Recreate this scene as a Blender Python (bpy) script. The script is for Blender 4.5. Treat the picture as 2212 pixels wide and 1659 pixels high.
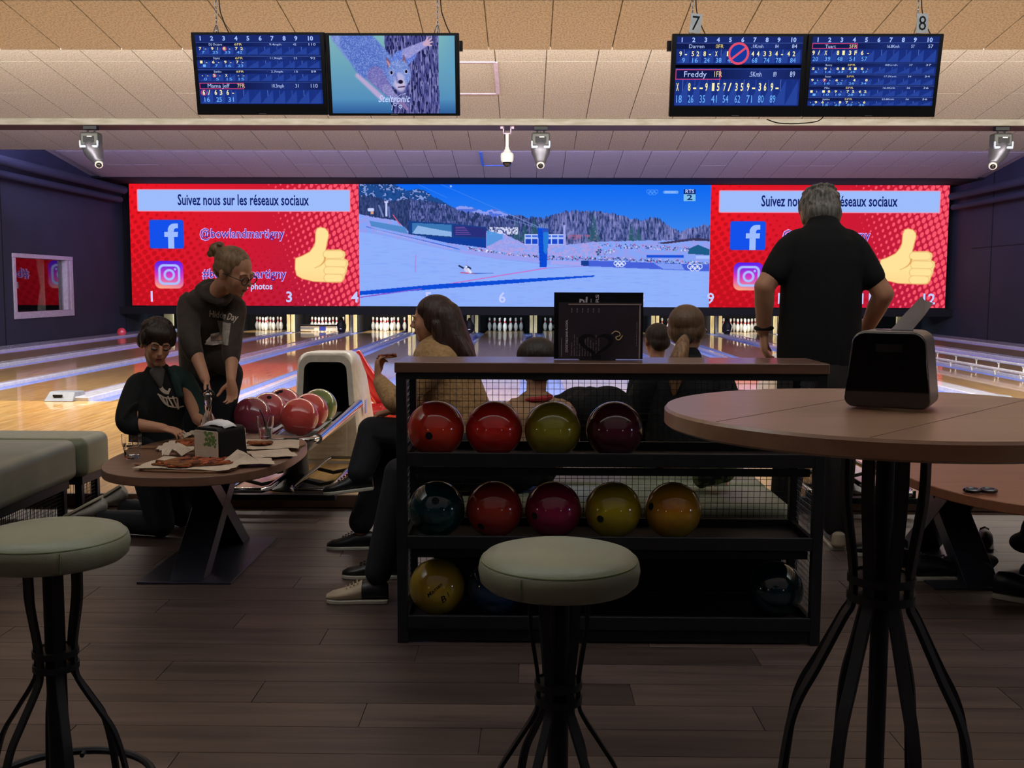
import bpy, bmesh, math, random
import numpy as np
from mathutils import Vector, Matrix
random.seed(7)
R=math.radians
SC=bpy.context.scene; C=SC.collection
for o in list(bpy.data.objects): bpy.data.objects.remove(o)

# ---------------------------------------------------------------- camera, world, exposure
cd=bpy.data.cameras.new('camera'); cam=bpy.data.objects.new('camera',cd); C.objects.link(cam)
cd.sensor_fit='HORIZONTAL'; cd.sensor_width=36; cd.lens=36.66; cd.clip_start=.05; cd.clip_end=200
F_=Vector((-0.01333505,0.99564239,-0.0922952)); R_=Vector((0.99990125,0.01368746,0.00318634)); U_=R_.cross(F_).normalized()
cam.matrix_world=Matrix(((R_.x,U_.x,-F_.x,0),(R_.y,U_.y,-F_.y,0),(R_.z,U_.z,-F_.z,1.318),(0,0,0,1)))
SC.camera=cam
w=bpy.data.worlds.new('world'); SC.world=w; w.use_nodes=True
w.node_tree.nodes['Background'].inputs[0].default_value=(.5,.55,.7,1); w.node_tree.nodes['Background'].inputs[1].default_value=.02
SC.view_settings.view_transform='Standard'; SC.view_settings.look='None'; SC.view_settings.gamma=1; SC.view_settings.exposure=0
try: SC.view_settings.use_curve_mapping=False
except Exception: pass
LED=1.0; TVE=1.0
def area(name,loc,rot,sx,sy,power,col,spread=180):
    l=bpy.data.lights.new(name,'AREA'); l.shape='RECTANGLE'; l.size=sx; l.size_y=sy; l.energy=power; l.color=col; l.spread=R(spread)
    o=bpy.data.objects.new(name,l); C.objects.link(o); o.location=loc; o.rotation_euler=[R(a) for a in rot]; return o
# hidden cove lights on the upper side of each ceiling louvre, and fill panels added to brighten the foreground
area('cove_and_glow_light',(.2,11.05,3.93),(142,0,0),21,.10,170,(.92,.96,1))
area('cove_and_glow_light',(.2,11.01,3.865),(-20,0,0),21,.08,850,(1,.95,.86))
area('cove_and_glow_light',(.2,11.03,3.85),(42,0,0),21,.08,1000,(1,.94,.84))
area('cove_and_glow_light',(.2,15.70,3.86),(140,0,0),21,.10,190,(.92,.88,.92))
area('cove_and_glow_light',(.2,15.72,3.80),(30,0,0),21,.10,300,(.92,.80,1))
area('cove_and_glow_light',(.2,19.6,3.98),(140,0,0),21,.10,1600,(.45,.42,1))  # added blue lamp standing in for the screen's glow on the last louvre
area('ceiling_wash',(.2,2.2,3.3),(140,0,0),12,.5,420,(.76,.88,1),120)
area('fill_light',(.3,-1.6,3.6),(25,0,0),12,5,17,(1,.90,.90))  # added broad soft fill from behind the camera, for the rack and balls
area('fill_light',(.3,1.6,4.0),(0,0,0),8,3,9,(1,.90,.88))  # added overhead fill for the floor and stool tops

# ---------------------------------------------------------------- helpers
OFF={}
def off(o): return OFF.get(o.name,Vector((0,0,0))) if o else Vector((0,0,0))
def setp(o,label=None,cat=None,group=None,kind=None):
    if label: o['label']=label
    if cat: o['category']=cat
    if group: o['group']=group
    if kind: o['kind']=kind
    return o
def thing(name,label,cat,loc=(0,0,0),rotz=0,group=None,rx=0):
    o=bpy.data.objects.new(name,None); C.objects.link(o); o.location=loc; o.rotation_euler=(rx,0,rotz)
    o.empty_display_size=.05
    OFF[o.name]=Vector(loc) if (rotz==0 and rx==0) else Vector((0,0,0))
    return setp(o,label,cat,group)
def crv(pts,n=6,closed=False):
    P=[Vector(p) for p in pts]; out=[]; m=len(P); rng=range(m if closed else m-1)
    for i in rng:
        if closed: a,b,c,d=P[(i-1)%m],P[i],P[(i+1)%m],P[(i+2)%m]
        else: a,b,c,d=P[max(i-1,0)],P[i],P[i+1],P[min(i+2,m-1)]
        for k in range(n):
            t=k/n; out.append(.5*((2*b)+(c-a)*t+(2*a-5*b+4*c-d)*t*t+(3*b-3*c+d-a)*t**3))
    if not closed: out.append(P[-1])
    return out
class MB:
    def __init__(s): s.v=[]; s.f=[]
    def add(s,vs,fs):
        k=len(s.v); s.v+= [tuple(v) for v in vs]; s.f+=[tuple(i+k for i in f) for f in fs]; return s
    def box(s,c,d,rz=0,M=None):
        x,y,z=[q/2 for q in d]; vs=[Vector((a*x,b*y,e*z)) for e in(-1,1) for b in(-1,1) for a in(-1,1)]
        m=M if M is not None else Matrix.Rotation(rz,3,'Z')
        c=Vector(c); return s.add([c+m@v for v in vs],[(0,2,3,1),(4,5,7,6),(0,1,5,4),(2,6,7,3),(0,4,6,2),(1,3,7,5)])
    def b2(s,p,q): return s.box([(a+b)/2 for a,b in zip(p,q)],[abs(a-b) for a,b in zip(p,q)])
    def tube(s,pts,r,n=8,closed=False,cap=True,sq=None):
        P=[Vector(p) for p in pts]; m=len(P); rs=r if isinstance(r,(list,tuple)) else [r]*m
        vs=[];prev=None
        for i in range(m):
            if closed: t=P[(i+1)%m]-P[i-1]
            else: t=P[min(i+1,m-1)]-P[max(i-1,0)]
            if t.length<1e-9: t=Vector((0,0,1))
            t.normalize()
            if prev is None:
                u=Vector((0,0,1)) if abs(t.z)<.9 else Vector((0,1,0))
            else: u=prev
            u=(u-t*u.dot(t))
            if u.length<1e-6: u=t.orthogonal()
            u.normalize(); prev=u; w_=t.cross(u)
            for k in range(n):
                a=2*math.pi*(k+.5)/n
                vs.append(P[i]+(u*math.cos(a)*(sq or 1)+w_*math.sin(a))*rs[i])
        fs=[]
        for i in range(m if closed else m-1):
            j=(i+1)%m
            for k in range(n):
                fs.append((i*n+k,i*n+(k+1)%n,j*n+(k+1)%n,j*n+k))
        if cap and not closed: fs+=[tuple(range(n-1,-1,-1)),tuple((m-1)*n+k for k in range(n))]
        return s.add(vs,fs)
    def cyl(s,p,q,r,n=16,r2=None): return s.tube([p,q],[r,r if r2 is None else r2],n)
    def lathe(s,prof,c=(0,0,0),n=32,sx=1,sy=1,M=None):
        vs=[];fs=[];c=Vector(c);M=M or Matrix.Identity(3)
        for (r,z) in prof:
            for k in range(n):
                a=2*math.pi*k/n; vs.append(c+M@Vector((r*math.cos(a)*sx,r*math.sin(a)*sy,z)))
        for i in range(len(prof)-1):
            for k in range(n): fs.append((i*n+k,i*n+(k+1)%n,(i+1)*n+(k+1)%n,(i+1)*n+k))
        fs.append(tuple(range(n-1,-1,-1))); fs.append(tuple((len(prof)-1)*n+k for k in range(n)))
        return s.add(vs,fs)
    def ell(s,c,r,M=None,n=20,m=12):
        M=M or Matrix.Identity(3); c=Vector(c); r=(r,r,r) if not isinstance(r,(tuple,list)) else r
        vs=[c+M@Vector((0,0,-r[2]))]
        for i in range(1,m):
            p=math.pi*i/m-math.pi/2
            for k in range(n):
                a=2*math.pi*k/n; vs.append(c+M@Vector((r[0]*math.cos(p)*math.cos(a),r[1]*math.cos(p)*math.sin(a),r[2]*math.sin(p))))
        vs.append(c+M@Vector((0,0,r[2]))); fs=[]
        for k in range(n): fs.append((0,1+(k+1)%n,1+k))
        for i in range(m-2):
            for k in range(n): fs.append((1+i*n+k,1+i*n+(k+1)%n,1+(i+1)*n+(k+1)%n,1+(i+1)*n+k))
        L=len(vs)-1
        for k in range(n): fs.append((L,1+(m-2)*n+k,1+(m-2)*n+(k+1)%n))
        return s.add(vs,fs)
    def loft(s,pts,rad,side=(1,0,0),n=20):
        """closed body through centres pts with radii (a,b); a along side"""
        P=[Vector(p) for p in pts]; rr=[(q,q) if not isinstance(q,(tuple,list)) else q for q in rad]
        # resample and round the ends
        t0=(P[0]-P[1]).normalized(); t1=(P[-1]-P[-2]).normalized(); Q=[];q=[]
        for e in (1.0,.94,.77,.5,.22):
            k=math.sqrt(max(0,1-e*e)); m0=min(rr[0]); Q.append(P[0]+t0*m0*e); q.append((rr[0][0]*max(k,.05),rr[0][1]*max(k,.05)))
        Q+=P; q+=rr
        for e in (.22,.5,.77,.94,1.0):
            k=math.sqrt(max(0,1-e*e)); m0=min(rr[-1]); Q.append(P[-1]+t1*m0*e); q.append((rr[-1][0]*max(k,.05),rr[-1][1]*max(k,.05)))
        vs=[];m=len(Q)
        for i in range(m):
            t=(Q[min(i+1,m-1)]-Q[max(i-1,0)]).normalized(); u=Vector(side); u=u-t*u.dot(t)
            if u.length<.1: u=t.orthogonal()
            u.normalize(); w_=t.cross(u)
            for k in range(n):
                a=2*math.pi*k/n; vs.append(Q[i]+u*math.cos(a)*q[i][0]+w_*math.sin(a)*q[i][1])
        fs=[(i*n+k,i*n+(k+1)%n,(i+1)*n+(k+1)%n,(i+1)*n+k) for i in range(m-1) for k in range(n)]
        fs+=[tuple(range(n-1,-1,-1)),tuple((m-1)*n+k for k in range(n))]
        return s.add(vs,fs)
    def limb(s,pts,rs,n=14):
        P=crv(pts,5); m=len(pts); r=[]
        for i in range(len(P)):
            t=i/5; k=min(int(t),m-2); r.append(rs[k]+(rs[k+1]-rs[k])*(t-k))
        return s.loft(P,r,(1,0,0.3),n)
    def prism(s,poly,d,f):
        """poly 2D, depth d (two values), f(a,b,t)->3D"""
        n=len(poly); vs=[f(a,b,d[0]) for a,b in poly]+[f(a,b,d[1]) for a,b in poly]
        return s.add(vs,[tuple(range(n)),tuple(range(2*n-1,n-1,-1))]+[(i,i+n,(i+1)%n+n,(i+1)%n) for i in range(n)])
    def mesh(s,name,o=Vector((0,0,0))):
        me=bpy.data.meshes.new(name); me.from_pydata([(v[0]-o.x,v[1]-o.y,v[2]-o.z) for v in s.v],[],s.f)
        bm=bmesh.new(); bm.from_mesh(me); bmesh.ops.recalc_face_normals(bm,faces=bm.faces); bm.to_mesh(me); bm.free(); return me
    def build(s,name,m,parent=None,smooth=None,bevel=0,seg=2,label=None,cat=None,group=None,kind=None,remesh=0,sm=4,world=True,sub=0,loc=None):
        o_=off(parent) if world else Vector((0,0,0))
        if loc is not None: o_=Vector(loc)
        me=s.mesh(name,o_); me.materials.append(m)
        o=bpy.data.objects.new(name,me); C.objects.link(o); o.parent=parent; OFF[o.name]=o_
        if loc is not None: o.location=loc
        if smooth=='all' or remesh: me.polygons.foreach_set('use_smooth',[True]*len(me.polygons))
        elif smooth:
            me.polygons.foreach_set('use_smooth',[True]*len(me.polygons)); sharp(me,smooth if smooth is not True else 40)
        if bevel:
            b=o.modifiers.new('bevel','BEVEL'); b.width=bevel; b.segments=seg; b.limit_method='ANGLE'; b.angle_limit=R(40)
            if smooth is None: me.polygons.foreach_set('use_smooth',[True]*len(me.polygons)); b.harden_normals=True; sharp(me,60) if False else None
        if sub:
            b=o.modifiers.new('sub','SUBSURF'); b.levels=sub; b.render_levels=sub
        if remesh:
            b=o.modifiers.new('remesh','REMESH'); b.mode='VOXEL'; b.voxel_size=remesh; b.use_smooth_shade=True
            b=o.modifiers.new('smooth','SMOOTH'); b.factor=.5; b.iterations=sm
        return setp(o,label,cat,group,kind)
def sharp(me,ang):
    bm=bmesh.new(); bm.from_mesh(me)
    for e in bm.edges:
        if len(e.link_faces)==2 and e.calc_face_angle(0)>R(ang): e.smooth=False
    bm.to_mesh(me); bm.free()
def dup(o,loc=None,parent=None,rot=None,**k):
    c=o.copy(); C.objects.link(c)
    if parent is not None: c.parent=parent
    if loc is not None: c.location=loc
    if rot is not None: c.rotation_euler=rot
    for ch in list(o.children): dup(ch,parent=c)
    if k: setp(c,**k)
    return c
# ---------------------------------------------------------------- materials
def srgb(c):
    if isinstance(c,str): c=[int(c[i:i+2],16)/255 for i in (0,2,4)]
    return tuple((x/12.92 if x<=.04045 else ((x+.055)/1.055)**2.4) for x in c)+(1,)
def mat(name,col,rough=.6,metal=0,coat=0,emit=0,trans=0,ior=1.45,noise=None,bump=0,bs=60,spec=.5,sheen=0):
    m=bpy.data.materials.new(name); m.use_nodes=True; nt=m.node_tree; b=nt.nodes['Principled BSDF']; L=nt.links
    col=srgb(col); b.inputs['Base Color'].default_value=col; b.inputs['Roughness'].default_value=rough; b.inputs['Metallic'].default_value=metal
    b.inputs['Coat Weight'].default_value=coat; b.inputs['Coat Roughness'].default_value=.04; b.inputs['IOR'].default_value=ior
    b.inputs['Specular IOR Level'].default_value=spec; b.inputs['Transmission Weight'].default_value=trans; b.inputs['Sheen Weight'].default_value=sheen
    if emit: b.inputs['Emission Color'].default_value=col; b.inputs['Emission Strength'].default_value=emit
    tc=nt.nodes.new('ShaderNodeTexCoord')
    if noise is None: noise=(srgb_mul(col,.82),14,(1,1,1))
    c2,sc,st=noise[:3]; c2=c2 if isinstance(c2,tuple) and len(c2)==4 else srgb(c2)
    mp=nt.nodes.new('ShaderNodeMapping'); mp.inputs['Scale'].default_value=st; L.new(tc.outputs['Object'],mp.inputs[0])
    n=nt.nodes.new('ShaderNodeTexNoise'); n.inputs['Scale'].default_value=sc; n.inputs['Detail'].default_value=5; L.new(mp.outputs[0],n.inputs[0])
    r=nt.nodes.new('ShaderNodeValToRGB'); lo,hi=(noise[3] if len(noise)>3 else (.35,.65))
    r.color_ramp.elements[0].position=lo; r.color_ramp.elements[1].position=hi
    r.color_ramp.elements[0].color=c2; r.color_ramp.elements[1].color=col
    L.new(n.outputs[0],r.inputs[0]); L.new(r.outputs[0],b.inputs['Base Color'])
    if emit: L.new(r.outputs[0],b.inputs['Emission Color'])
    if bump:
        n2=nt.nodes.new('ShaderNodeTexNoise'); n2.inputs['Scale'].default_value=bs; n2.inputs['Detail'].default_value=4; L.new(mp.outputs[0],n2.inputs[0])
        bp=nt.nodes.new('ShaderNodeBump'); bp.inputs['Strength'].default_value=bump; bp.inputs['Distance'].default_value=.01; L.new(n2.outputs[0],bp.inputs['Height']); L.new(bp.outputs[0],b.inputs['Normal'])
    return m
def srgb_mul(c,k): return (c[0]*k,c[1]*k,c[2]*k,1)
def emat(name,col,s=1):
    m=bpy.data.materials.new(name); m.use_nodes=True; nt=m.node_tree; nt.nodes.clear()
    o=nt.nodes.new('ShaderNodeOutputMaterial'); e=nt.nodes.new('ShaderNodeEmission'); e.inputs[0].default_value=srgb(col); e.inputs[1].default_value=s
    nt.links.new(e.outputs[0],o.inputs[0]); return m
def vmat(name,s=1):
    m=bpy.data.materials.new(name); m.use_nodes=True; nt=m.node_tree; nt.nodes.clear()
    o=nt.nodes.new('ShaderNodeOutputMaterial'); e=nt.nodes.new('ShaderNodeEmission'); a=nt.nodes.new('ShaderNodeVertexColor'); a.layer_name='picture'
    e.inputs[1].default_value=s; nt.links.new(a.outputs[0],e.inputs[0]); nt.links.new(e.outputs[0],o.inputs[0]); return m
def wood(name,c1,c2,axis='x',sc=3,rough=.4,coat=0,bump=.05,board=0,bc=.12,spec=.5,reflr=None):
    """grain along axis; optional narrow boards of width `board` running along the grain"""
    m=bpy.data.materials.new(name); m.use_nodes=True; nt=m.node_tree; b=nt.nodes['Principled BSDF']; L=nt.links; N=nt.nodes.new
    tc=N('ShaderNodeTexCoord'); mp=N('ShaderNodeMapping'); mp.inputs['Scale'].default_value=(1,14,14) if axis=='x' else (14,1,14)
    oi=N('ShaderNodeObjectInfo'); va=N('ShaderNodeVectorMath'); va.operation='SCALE'; va.inputs['Scale'].default_value=37
    cx=N('ShaderNodeCombineXYZ'); L.new(oi.outputs['Random'],cx.inputs[0]); L.new(oi.outputs['Random'],cx.inputs[1]); L.new(cx.outputs[0],va.inputs[0])
    ad=N('ShaderNodeVectorMath'); L.new(tc.outputs['Object'],ad.inputs[0]); L.new(va.outputs[0],ad.inputs[1]); L.new(ad.outputs[0],mp.inputs[0])
    n=N('ShaderNodeTexNoise'); n.inputs['Scale'].default_value=sc; n.inputs['Detail'].default_value=7; n.inputs['Distortion'].default_value=.6; L.new(mp.outputs[0],n.inputs[0])
    r=N('ShaderNodeValToRGB'); r.color_ramp.elements[0].position=.3; r.color_ramp.elements[1].position=.7; r.color_ramp.elements[0].color=srgb(c1); r.color_ramp.elements[1].color=srgb(c2); L.new(n.outputs[0],r.inputs[0])
    hs=N('ShaderNodeHueSaturation'); L.new(r.outputs[0],hs.inputs['Color'])
    mr=N('ShaderNodeMapRange'); mr.inputs['To Min'].default_value=1-bc; mr.inputs['To Max'].default_value=1+bc
    if board:
        sx=N('ShaderNodeSeparateXYZ'); L.new(tc.outputs['Object'],sx.inputs[0]); dv=N('ShaderNodeMath'); dv.operation='DIVIDE'; dv.inputs[1].default_value=board
        L.new(sx.outputs[0 if axis=='y' else 1],dv.inputs[0]); fl=N('ShaderNodeMath'); fl.operation='FLOOR'; L.new(dv.outputs[0],fl.inputs[0])
        sy=N('ShaderNodeMath'); sy.operation='MULTIPLY_ADD'; L.new(fl.outputs[0],sy.inputs[0]); sy.inputs[1].default_value=.37; sy.inputs[2].default_value=0
        ay=N('ShaderNodeMath'); ay.operation='ADD'; L.new(sy.outputs[0],ay.inputs[0]); L.new(sx.outputs[1 if axis=='y' else 0],ay.inputs[1])
        f2=N('ShaderNodeMath'); f2.operation='DIVIDE'; f2.inputs[1].default_value=1.1; L.new(ay.outputs[0],f2.inputs[0]); f3=N('ShaderNodeMath'); f3.operation='FLOOR'; L.new(f2.outputs[0],f3.inputs[0])
        cc=N('ShaderNodeCombineXYZ'); L.new(fl.outputs[0],cc.inputs[0]); L.new(f3.outputs[0],cc.inputs[1])
        wn=N('ShaderNodeTexWhiteNoise'); wn.noise_dimensions='2D'; L.new(cc.outputs[0],wn.inputs[0]); L.new(wn.outputs[0],mr.inputs[0])
    else: L.new(oi.outputs['Random'],mr.inputs[0])
    L.new(mr.outputs[0],hs.inputs['Value']); L.new(hs.outputs[0],b.inputs['Base Color'])
    b.inputs['Roughness'].default_value=rough; b.inputs['Coat Weight'].default_value=coat; b.inputs['Coat Roughness'].default_value=reflr if reflr is not None else .06; b.inputs['Specular IOR Level'].default_value=spec
    bp=N('ShaderNodeBump'); bp.inputs['Strength'].default_value=bump; bp.inputs['Distance'].default_value=.004; L.new(n.outputs[0],bp.inputs['Height']); L.new(bp.outputs[0],b.inputs['Normal'])
    return m
M={}
M['black']=mat('black_metal','16161c',.45,.3); M['blacksat']=mat('black_powder_coat','1a1a20',.5,.2,bump=.1,bs=400)
M['steel']=mat('brushed_steel','b9bcc4',.25,1); M['chrome']=mat('chrome','d5d8e0',.08,1)
M['navy']=mat('navy_wall','262a3a',.8,noise=('222634',1.5,(1,1,1))); M['dark']=mat('dark_void','0b0b10',.9)
M['white']=mat('white_plastic','e8e8e4',.4); M['cream']=mat('cream_plastic','c9c3b8',.38,coat=.2); M['creamd']=mat('cream_kickback','ecd9a4',.5,noise=('b8a26c',3,(1,1,1)))
M['green']=mat('green_vinyl','888974',.42,noise=('7c7e6a',5,(1,1,1)),bump=.08,bs=250); M['greend']=mat('green_vinyl_side','6c7553',.45,noise=('626b4a',5,(1,1,1)),bump=.08,bs=250)
M['seatgrey']=mat('grey_vinyl','7f8072',.4,noise=('74766a',5,(1,1,1)),bump=.08,bs=250)
M['floor']=wood('floor_vinyl','352826','57463f','x',1.3,.46,bump=.10,bc=.32,spec=.5)
M['maple']=wood('maple_boards','c39247','e0b878','y',2.2,.32,coat=.75,bump=.0,board=.028,bc=.16,reflr=.07)
M['lane']=wood('lane_boards','94734a','b4935e','y',2.2,.3,coat=.75,bump=.0,board=.028,bc=.10,reflr=.05)
M['edge']=wood('brown_edge_board','4a3023','5d3f2d','x',2,.5)
M['oak']=wood('table_oak','8e664e','a27a60','x',1.6,.36,coat=.5,bump=.08,reflr=.28); M['oakside']=wood('table_edge','5b3a28','6b4632','x',2,.5)
M['walnut']=wood('rack_top_wood','64443a','75523f','x',2,.33,coat=.5,bump=.05,reflr=.15)
M['tile']=mat('ceiling_tile','bbb5aa',.9,noise=('a1988a',58,(1,.6,1),(.40,.56)),bump=.3,bs=120)
M['tileedge']=mat('ceiling_lip','98948a',.7,noise=('858172',20,(.2,1,1)))
M['gutter']=mat('blue_gutter','8e9be0',.28,.0,coat=.3); M['cap']=mat('gutter_cap','c9c9d8',.25,.0,coat=.5)
M['skin']=mat('skin','c08a6c',.55,noise=('b07a5e',9,(1,1,1)),sheen=.05); M['lip']=mat('lips','9b5148',.5)
M['hairdark']=mat('dark_brown_hair','2b1c16',.5,noise=('1a100c',60,(1,1,.08)),bump=.5,bs=90)
M['hairbrown']=mat('auburn_brown_hair','3c2018',.42,noise=('241009',70,(1,1,.05)),bump=.6,bs=110)
M['hairblond']=mat('dark_blond_hair','8a6a4c',.42,noise=('5b432e',70,(1,1,.07)),bump=.6,bs=110)
M['hairpony']=mat('blond_hair','6e523c',.42,noise=('5a3f2c',75,(1,1,.06)),bump=.6,bs=110)
M['hairtail']=mat('golden_hair','a87c54',.42,noise=('6e4c34',80,(1,1,.05)),bump=.6,bs=110)
M['hairgrey']=mat('grey_hair','8e8880',.55,noise=('4e4a46',80,(1,1,.15)),bump=.7,bs=110)
M['hoodie']=mat('brown_hoodie','3a2f28',.85,noise=('2f2620',30,(1,1,1)),bump=.25,bs=40,sheen=.1); M['blackcloth']=mat('black_cloth','07070a',.9,bump=.2,bs=35)
M['greencloth']=mat('dark_green_cloth','16302c',.85,bump=.2,bs=35); M['greyshirt']=mat('grey_shirt','4a4644',.85); M['jeans']=mat('dark_trousers','14151e',.85,noise=('0f1018',25,(1,1,1)),bump=.25,bs=30)
M['trousg']=mat('charcoal_trousers','2b2628',.85,bump=.25,bs=30)
M['sweater']=mat('beige_knit','b28a5e',.85,noise=('9b754c',60,(1,1,1)),bump=.5,bs=70,sheen=.1)
M['print']=mat('bone_print','c9b3a0',.8); M['redcollar']=mat('red_collar','a02428',.8); M['tanshirt']=mat('tan_shirt','a07a5c',.85)
M['shoe']=mat('black_shoe_leather','17171c',.35); M['shoecream']=mat('cream_shoe_leather','b9a58c',.45,bump=.1); M['sole']=mat('shoe_sole','b8b0a2',.6); M['rubber']=mat('black_rubber','141416',.7)
M['paper']=mat('paper','c9b4a0',.8,noise=('bda894',6,(1,1,1)),bump=.1,bs=12); M['papwhite']=mat('white_tissue','ece6e8',.85,bump=.15,bs=14)
M['crust']=mat('pizza_crust','8e5428',.7,noise=('5a2c12',25,(1,1,1)),bump=.8,bs=50); M['cheese']=mat('pizza_topping','b0522a',.5,noise=('5a1c10',38,(1,1,1),(.42,.56)),bump=1,bs=60)
M['board']=wood('serving_board','6f4b33','855b3f','x',2,.5)
M['red']=mat('red_plastic','e03038',.3,coat=.4)
def glassmat(name,col='ffffff',rough=.02):
    m=mat(name,col,rough,trans=1,ior=1.45,noise=(srgb(col),1,(1,1,1))); return m
M['glass']=glassmat('clear_glass'); M['water']=glassmat('water','e8f0f8'); M['darkglass']=mat('dark_glass','0a0a0c',.05,coat=1)
# ---------------------------------------------------------------- lettering
def glyphs(s,h=1,xs=1,align='LEFT',shear=0,bold=0):
    cu=bpy.data.curves.new('t','FONT'); cu.body=s; cu.size=1; cu.align_x=align; cu.align_y='CENTER'; cu.shear=shear; cu.offset=bold; cu.resolution_u=2
    o=bpy.data.objects.new('t',cu); C.objects.link(o); bpy.context.view_layer.update()
    me=bpy.data.meshes.new_from_object(o.evaluated_get(bpy.context.evaluated_depsgraph_get()))
    vs=[(v.co.x*h*xs/.7,v.co.y*h/.7) for v in me.vertices]; fs=[tuple(p.vertices) for p in me.polygons]
    bpy.data.objects.remove(o); bpy.data.curves.remove(cu); bpy.data.meshes.remove(me)
    return vs,fs
_gc={}
def lettering(items,f,mb=None,fit=True):
    """items: (text,x,y,h,width or None,align); f(a,b)->3D ; h = cap height"""
    mb=mb or MB()
    for it in items:
        s,x,y,h,wd=it[:5]; al=it[5] if len(it)>5 else 'C'; sh=it[6] if len(it)>6 else 0; bo=it[7] if len(it)>7 else 0; rot=it[8] if len(it)>8 else 0
        k=(s,sh,bo)
        if k not in _gc: _gc[k]=glyphs(s,1,1,'LEFT',sh,bo)
        vs,fs=_gc[k]
        if not vs: continue
        x0=min(v[0] for v in vs); x1=max(v[0] for v in vs); y0=min(v[1] for v in vs); 
        W0=x1-x0; sx=(wd/W0) if wd else h
        cy=.5 if True else 0
        out=[]
        for a,b in vs:
            a=(a-x0)*sx; b=(b)*h
            a=a-(W0*sx/2 if al=='C' else (W0*sx if al=='R' else 0))
            if rot: a,b=a*math.cos(rot)-b*math.sin(rot),a*math.sin(rot)+b*math.cos(rot)
            out.append(f(x+a,y+b))
        mb.add(out,fs)
    return mb
# ---------------------------------------------------------------- setting: floors, walls, ceiling
LZ=.074; XL,XR=-10.55,10.95; YB=31.5; YF=-6.0; STEP=6.165; FOUL=11.19
XC=[-1.49+3.378*(k-3) for k in range(1,7)]           # centre lines of the six lane pairs
fl=MB().b2((XL,YF,-.25),(XR,STEP,-.006)).build('floor',M['floor'],kind='structure')
pm={}
for L_ in (1.22,.61,.37,.85):
    pm[L_]=MB().box((0,0,-.004),(L_-.003,.1775,.008)).mesh('plank'); pm[L_].materials.append(M['floor'])
y=2.3; i=0
while y+.18<STEP-.02:
    x=-3.9-((i*.37)%1.22)
    while x<4.4:
        p=bpy.data.objects.new('plank',pm[1.22]); C.objects.link(p); p.parent=fl; p.location=(x+.61,y+.09,0); p.rotation_euler=(0,0,math.pi*((i*7+int(x*3))%2)); x+=1.22
    y+=.18; i+=1
MB().b2((XL,STEP,-.25),(XR,FOUL,LZ)).build('approach_floor',M['maple'],kind='structure',label='pale maple approach floor between the seating area and the foul line')
MB().b2((XL,STEP-.03,0),(XR,STEP-.001,LZ+.004)).build('trim_1',M['edge'],kind='structure',bevel=.006)
MB().b2((XL,FOUL,-.25),(XR,YB,-.06)).build('lane_bed',M['dark'],kind='structure')
# walls with window opening on the left
wy0,wy1,wz0,wz1=21.4,24.2,.67,1.97
mb=MB(); mb.b2((XL-.3,YF,-.2),(XL,wy0,6.5)); mb.b2((XL-.3,wy1,-.2),(XL,YB,6.5)); mb.b2((XL-.3,wy0,-.2),(XL,wy1,wz0)); mb.b2((XL-.3,wy0,wz1),(XL,wy1,6.5))
wl=mb.build('wall_left',M['navy'],kind='structure')
mb=MB()
for yy in (12.6,15.4,18.2,21.0,27.4): mb.b2((XL,yy-.01,.1),(XL+.012,yy+.01,4.2))
mb.build('panel_seam',M['dark'],wl)
wr=MB().b2((XR,YF,-.2),(XR+.3,YB,6.5)).build('wall_right',M['navy'],kind='structure')
mb=MB()
for yy in (13.0,16.0,19.0,22.0,24.9): mb.b2((XR-.012,yy-.01,.1),(XR,yy+.01,4.2))
mb.b2((XR-.012,12,2.3),(XR,26,2.315)); mb.build('panel_seam',M['dark'],wr)
MB().b2((XL-.3,YB,-.2),(XR+.3,YB+.3,6.5)).build('wall_back',M['dark'],kind='structure')
M['barwall']=mat('bar_wall','5a4a40',.8); MB().b2((XL-.3,YF-.3,-.2),(XR+.3,YF,6.5)).build('wall_front',M['barwall'],kind='structure')
# window in the left wall
wf=MB()
for a,b in (((wy0-.02,wz0-.04),(wy1+.02,wz0+.10)),((wy0-.02,wz1-.07),(wy1+.02,wz1+.02)),((wy1-.14,wz0+.101),(wy1+.015,wz1-.071)),((wy0-.015,wz0+.101),(wy0+.1,wz1-.071)),((wy1-.32,wz0+.101),(wy1-.24,wz1-.071))):
    wf.b2((XL-.12,a[0],a[1]),(XL+.025,b[0],b[1]))
M['frame']=mat('window_frame','b3a9b8',.4)
w1=wf.build('window_1',M['frame'],kind='structure',bevel=.008)
MB().b2((XL-.09,wy0,wz0),(XL-.08,wy1,wz1)).build('pane',M['glass'],w1)
nr=MB(); nr.b2((XL-3,wy0-1.5,-.2),(XL-2.9,wy1+1,3)); nr.b2((XL-2.95,wy0-1.5,2.6),(XL-.3,wy1+1,2.7)); nr.b2((XL-2.95,wy1+.9,-.2),(XL-.3,wy1+1,2.7)); nr.b2((XL-2.95,wy0-1.5,-.2),(XL-.3,wy0-1.4,2.7)); nr.b2((XL-2.95,wy0-1.5,-.2),(XL-.3,wy1+1,-.1))
nr.build('wall_side_room',M['dark'],kind='structure')
cu=MB()
P=[]; n=40
for k in range(n+1): P.append((wy1-.75+k/n*.4, .03*math.sin(k*1.4)))
for z0,z1,s0,s1 in ((.7,1.3,1,.35),(1.3,2.05,.35,1)):
    for k in range(n): 
        a,b=P[k],P[k+1]; m=wy1-.4
        cu.add([(XL-.5+a[1],m+(a[0]-m)*s0,z0),(XL-.5+b[1],m+(b[0]-m)*s0,z0),(XL-.5+b[1],m+(b[0]-m)*s1,z1),(XL-.5+a[1],m+(a[0]-m)*s1,z1)],[(0,1,2,3)])
M['curtain']=mat('pale_curtain','8c9486',.8)
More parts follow.
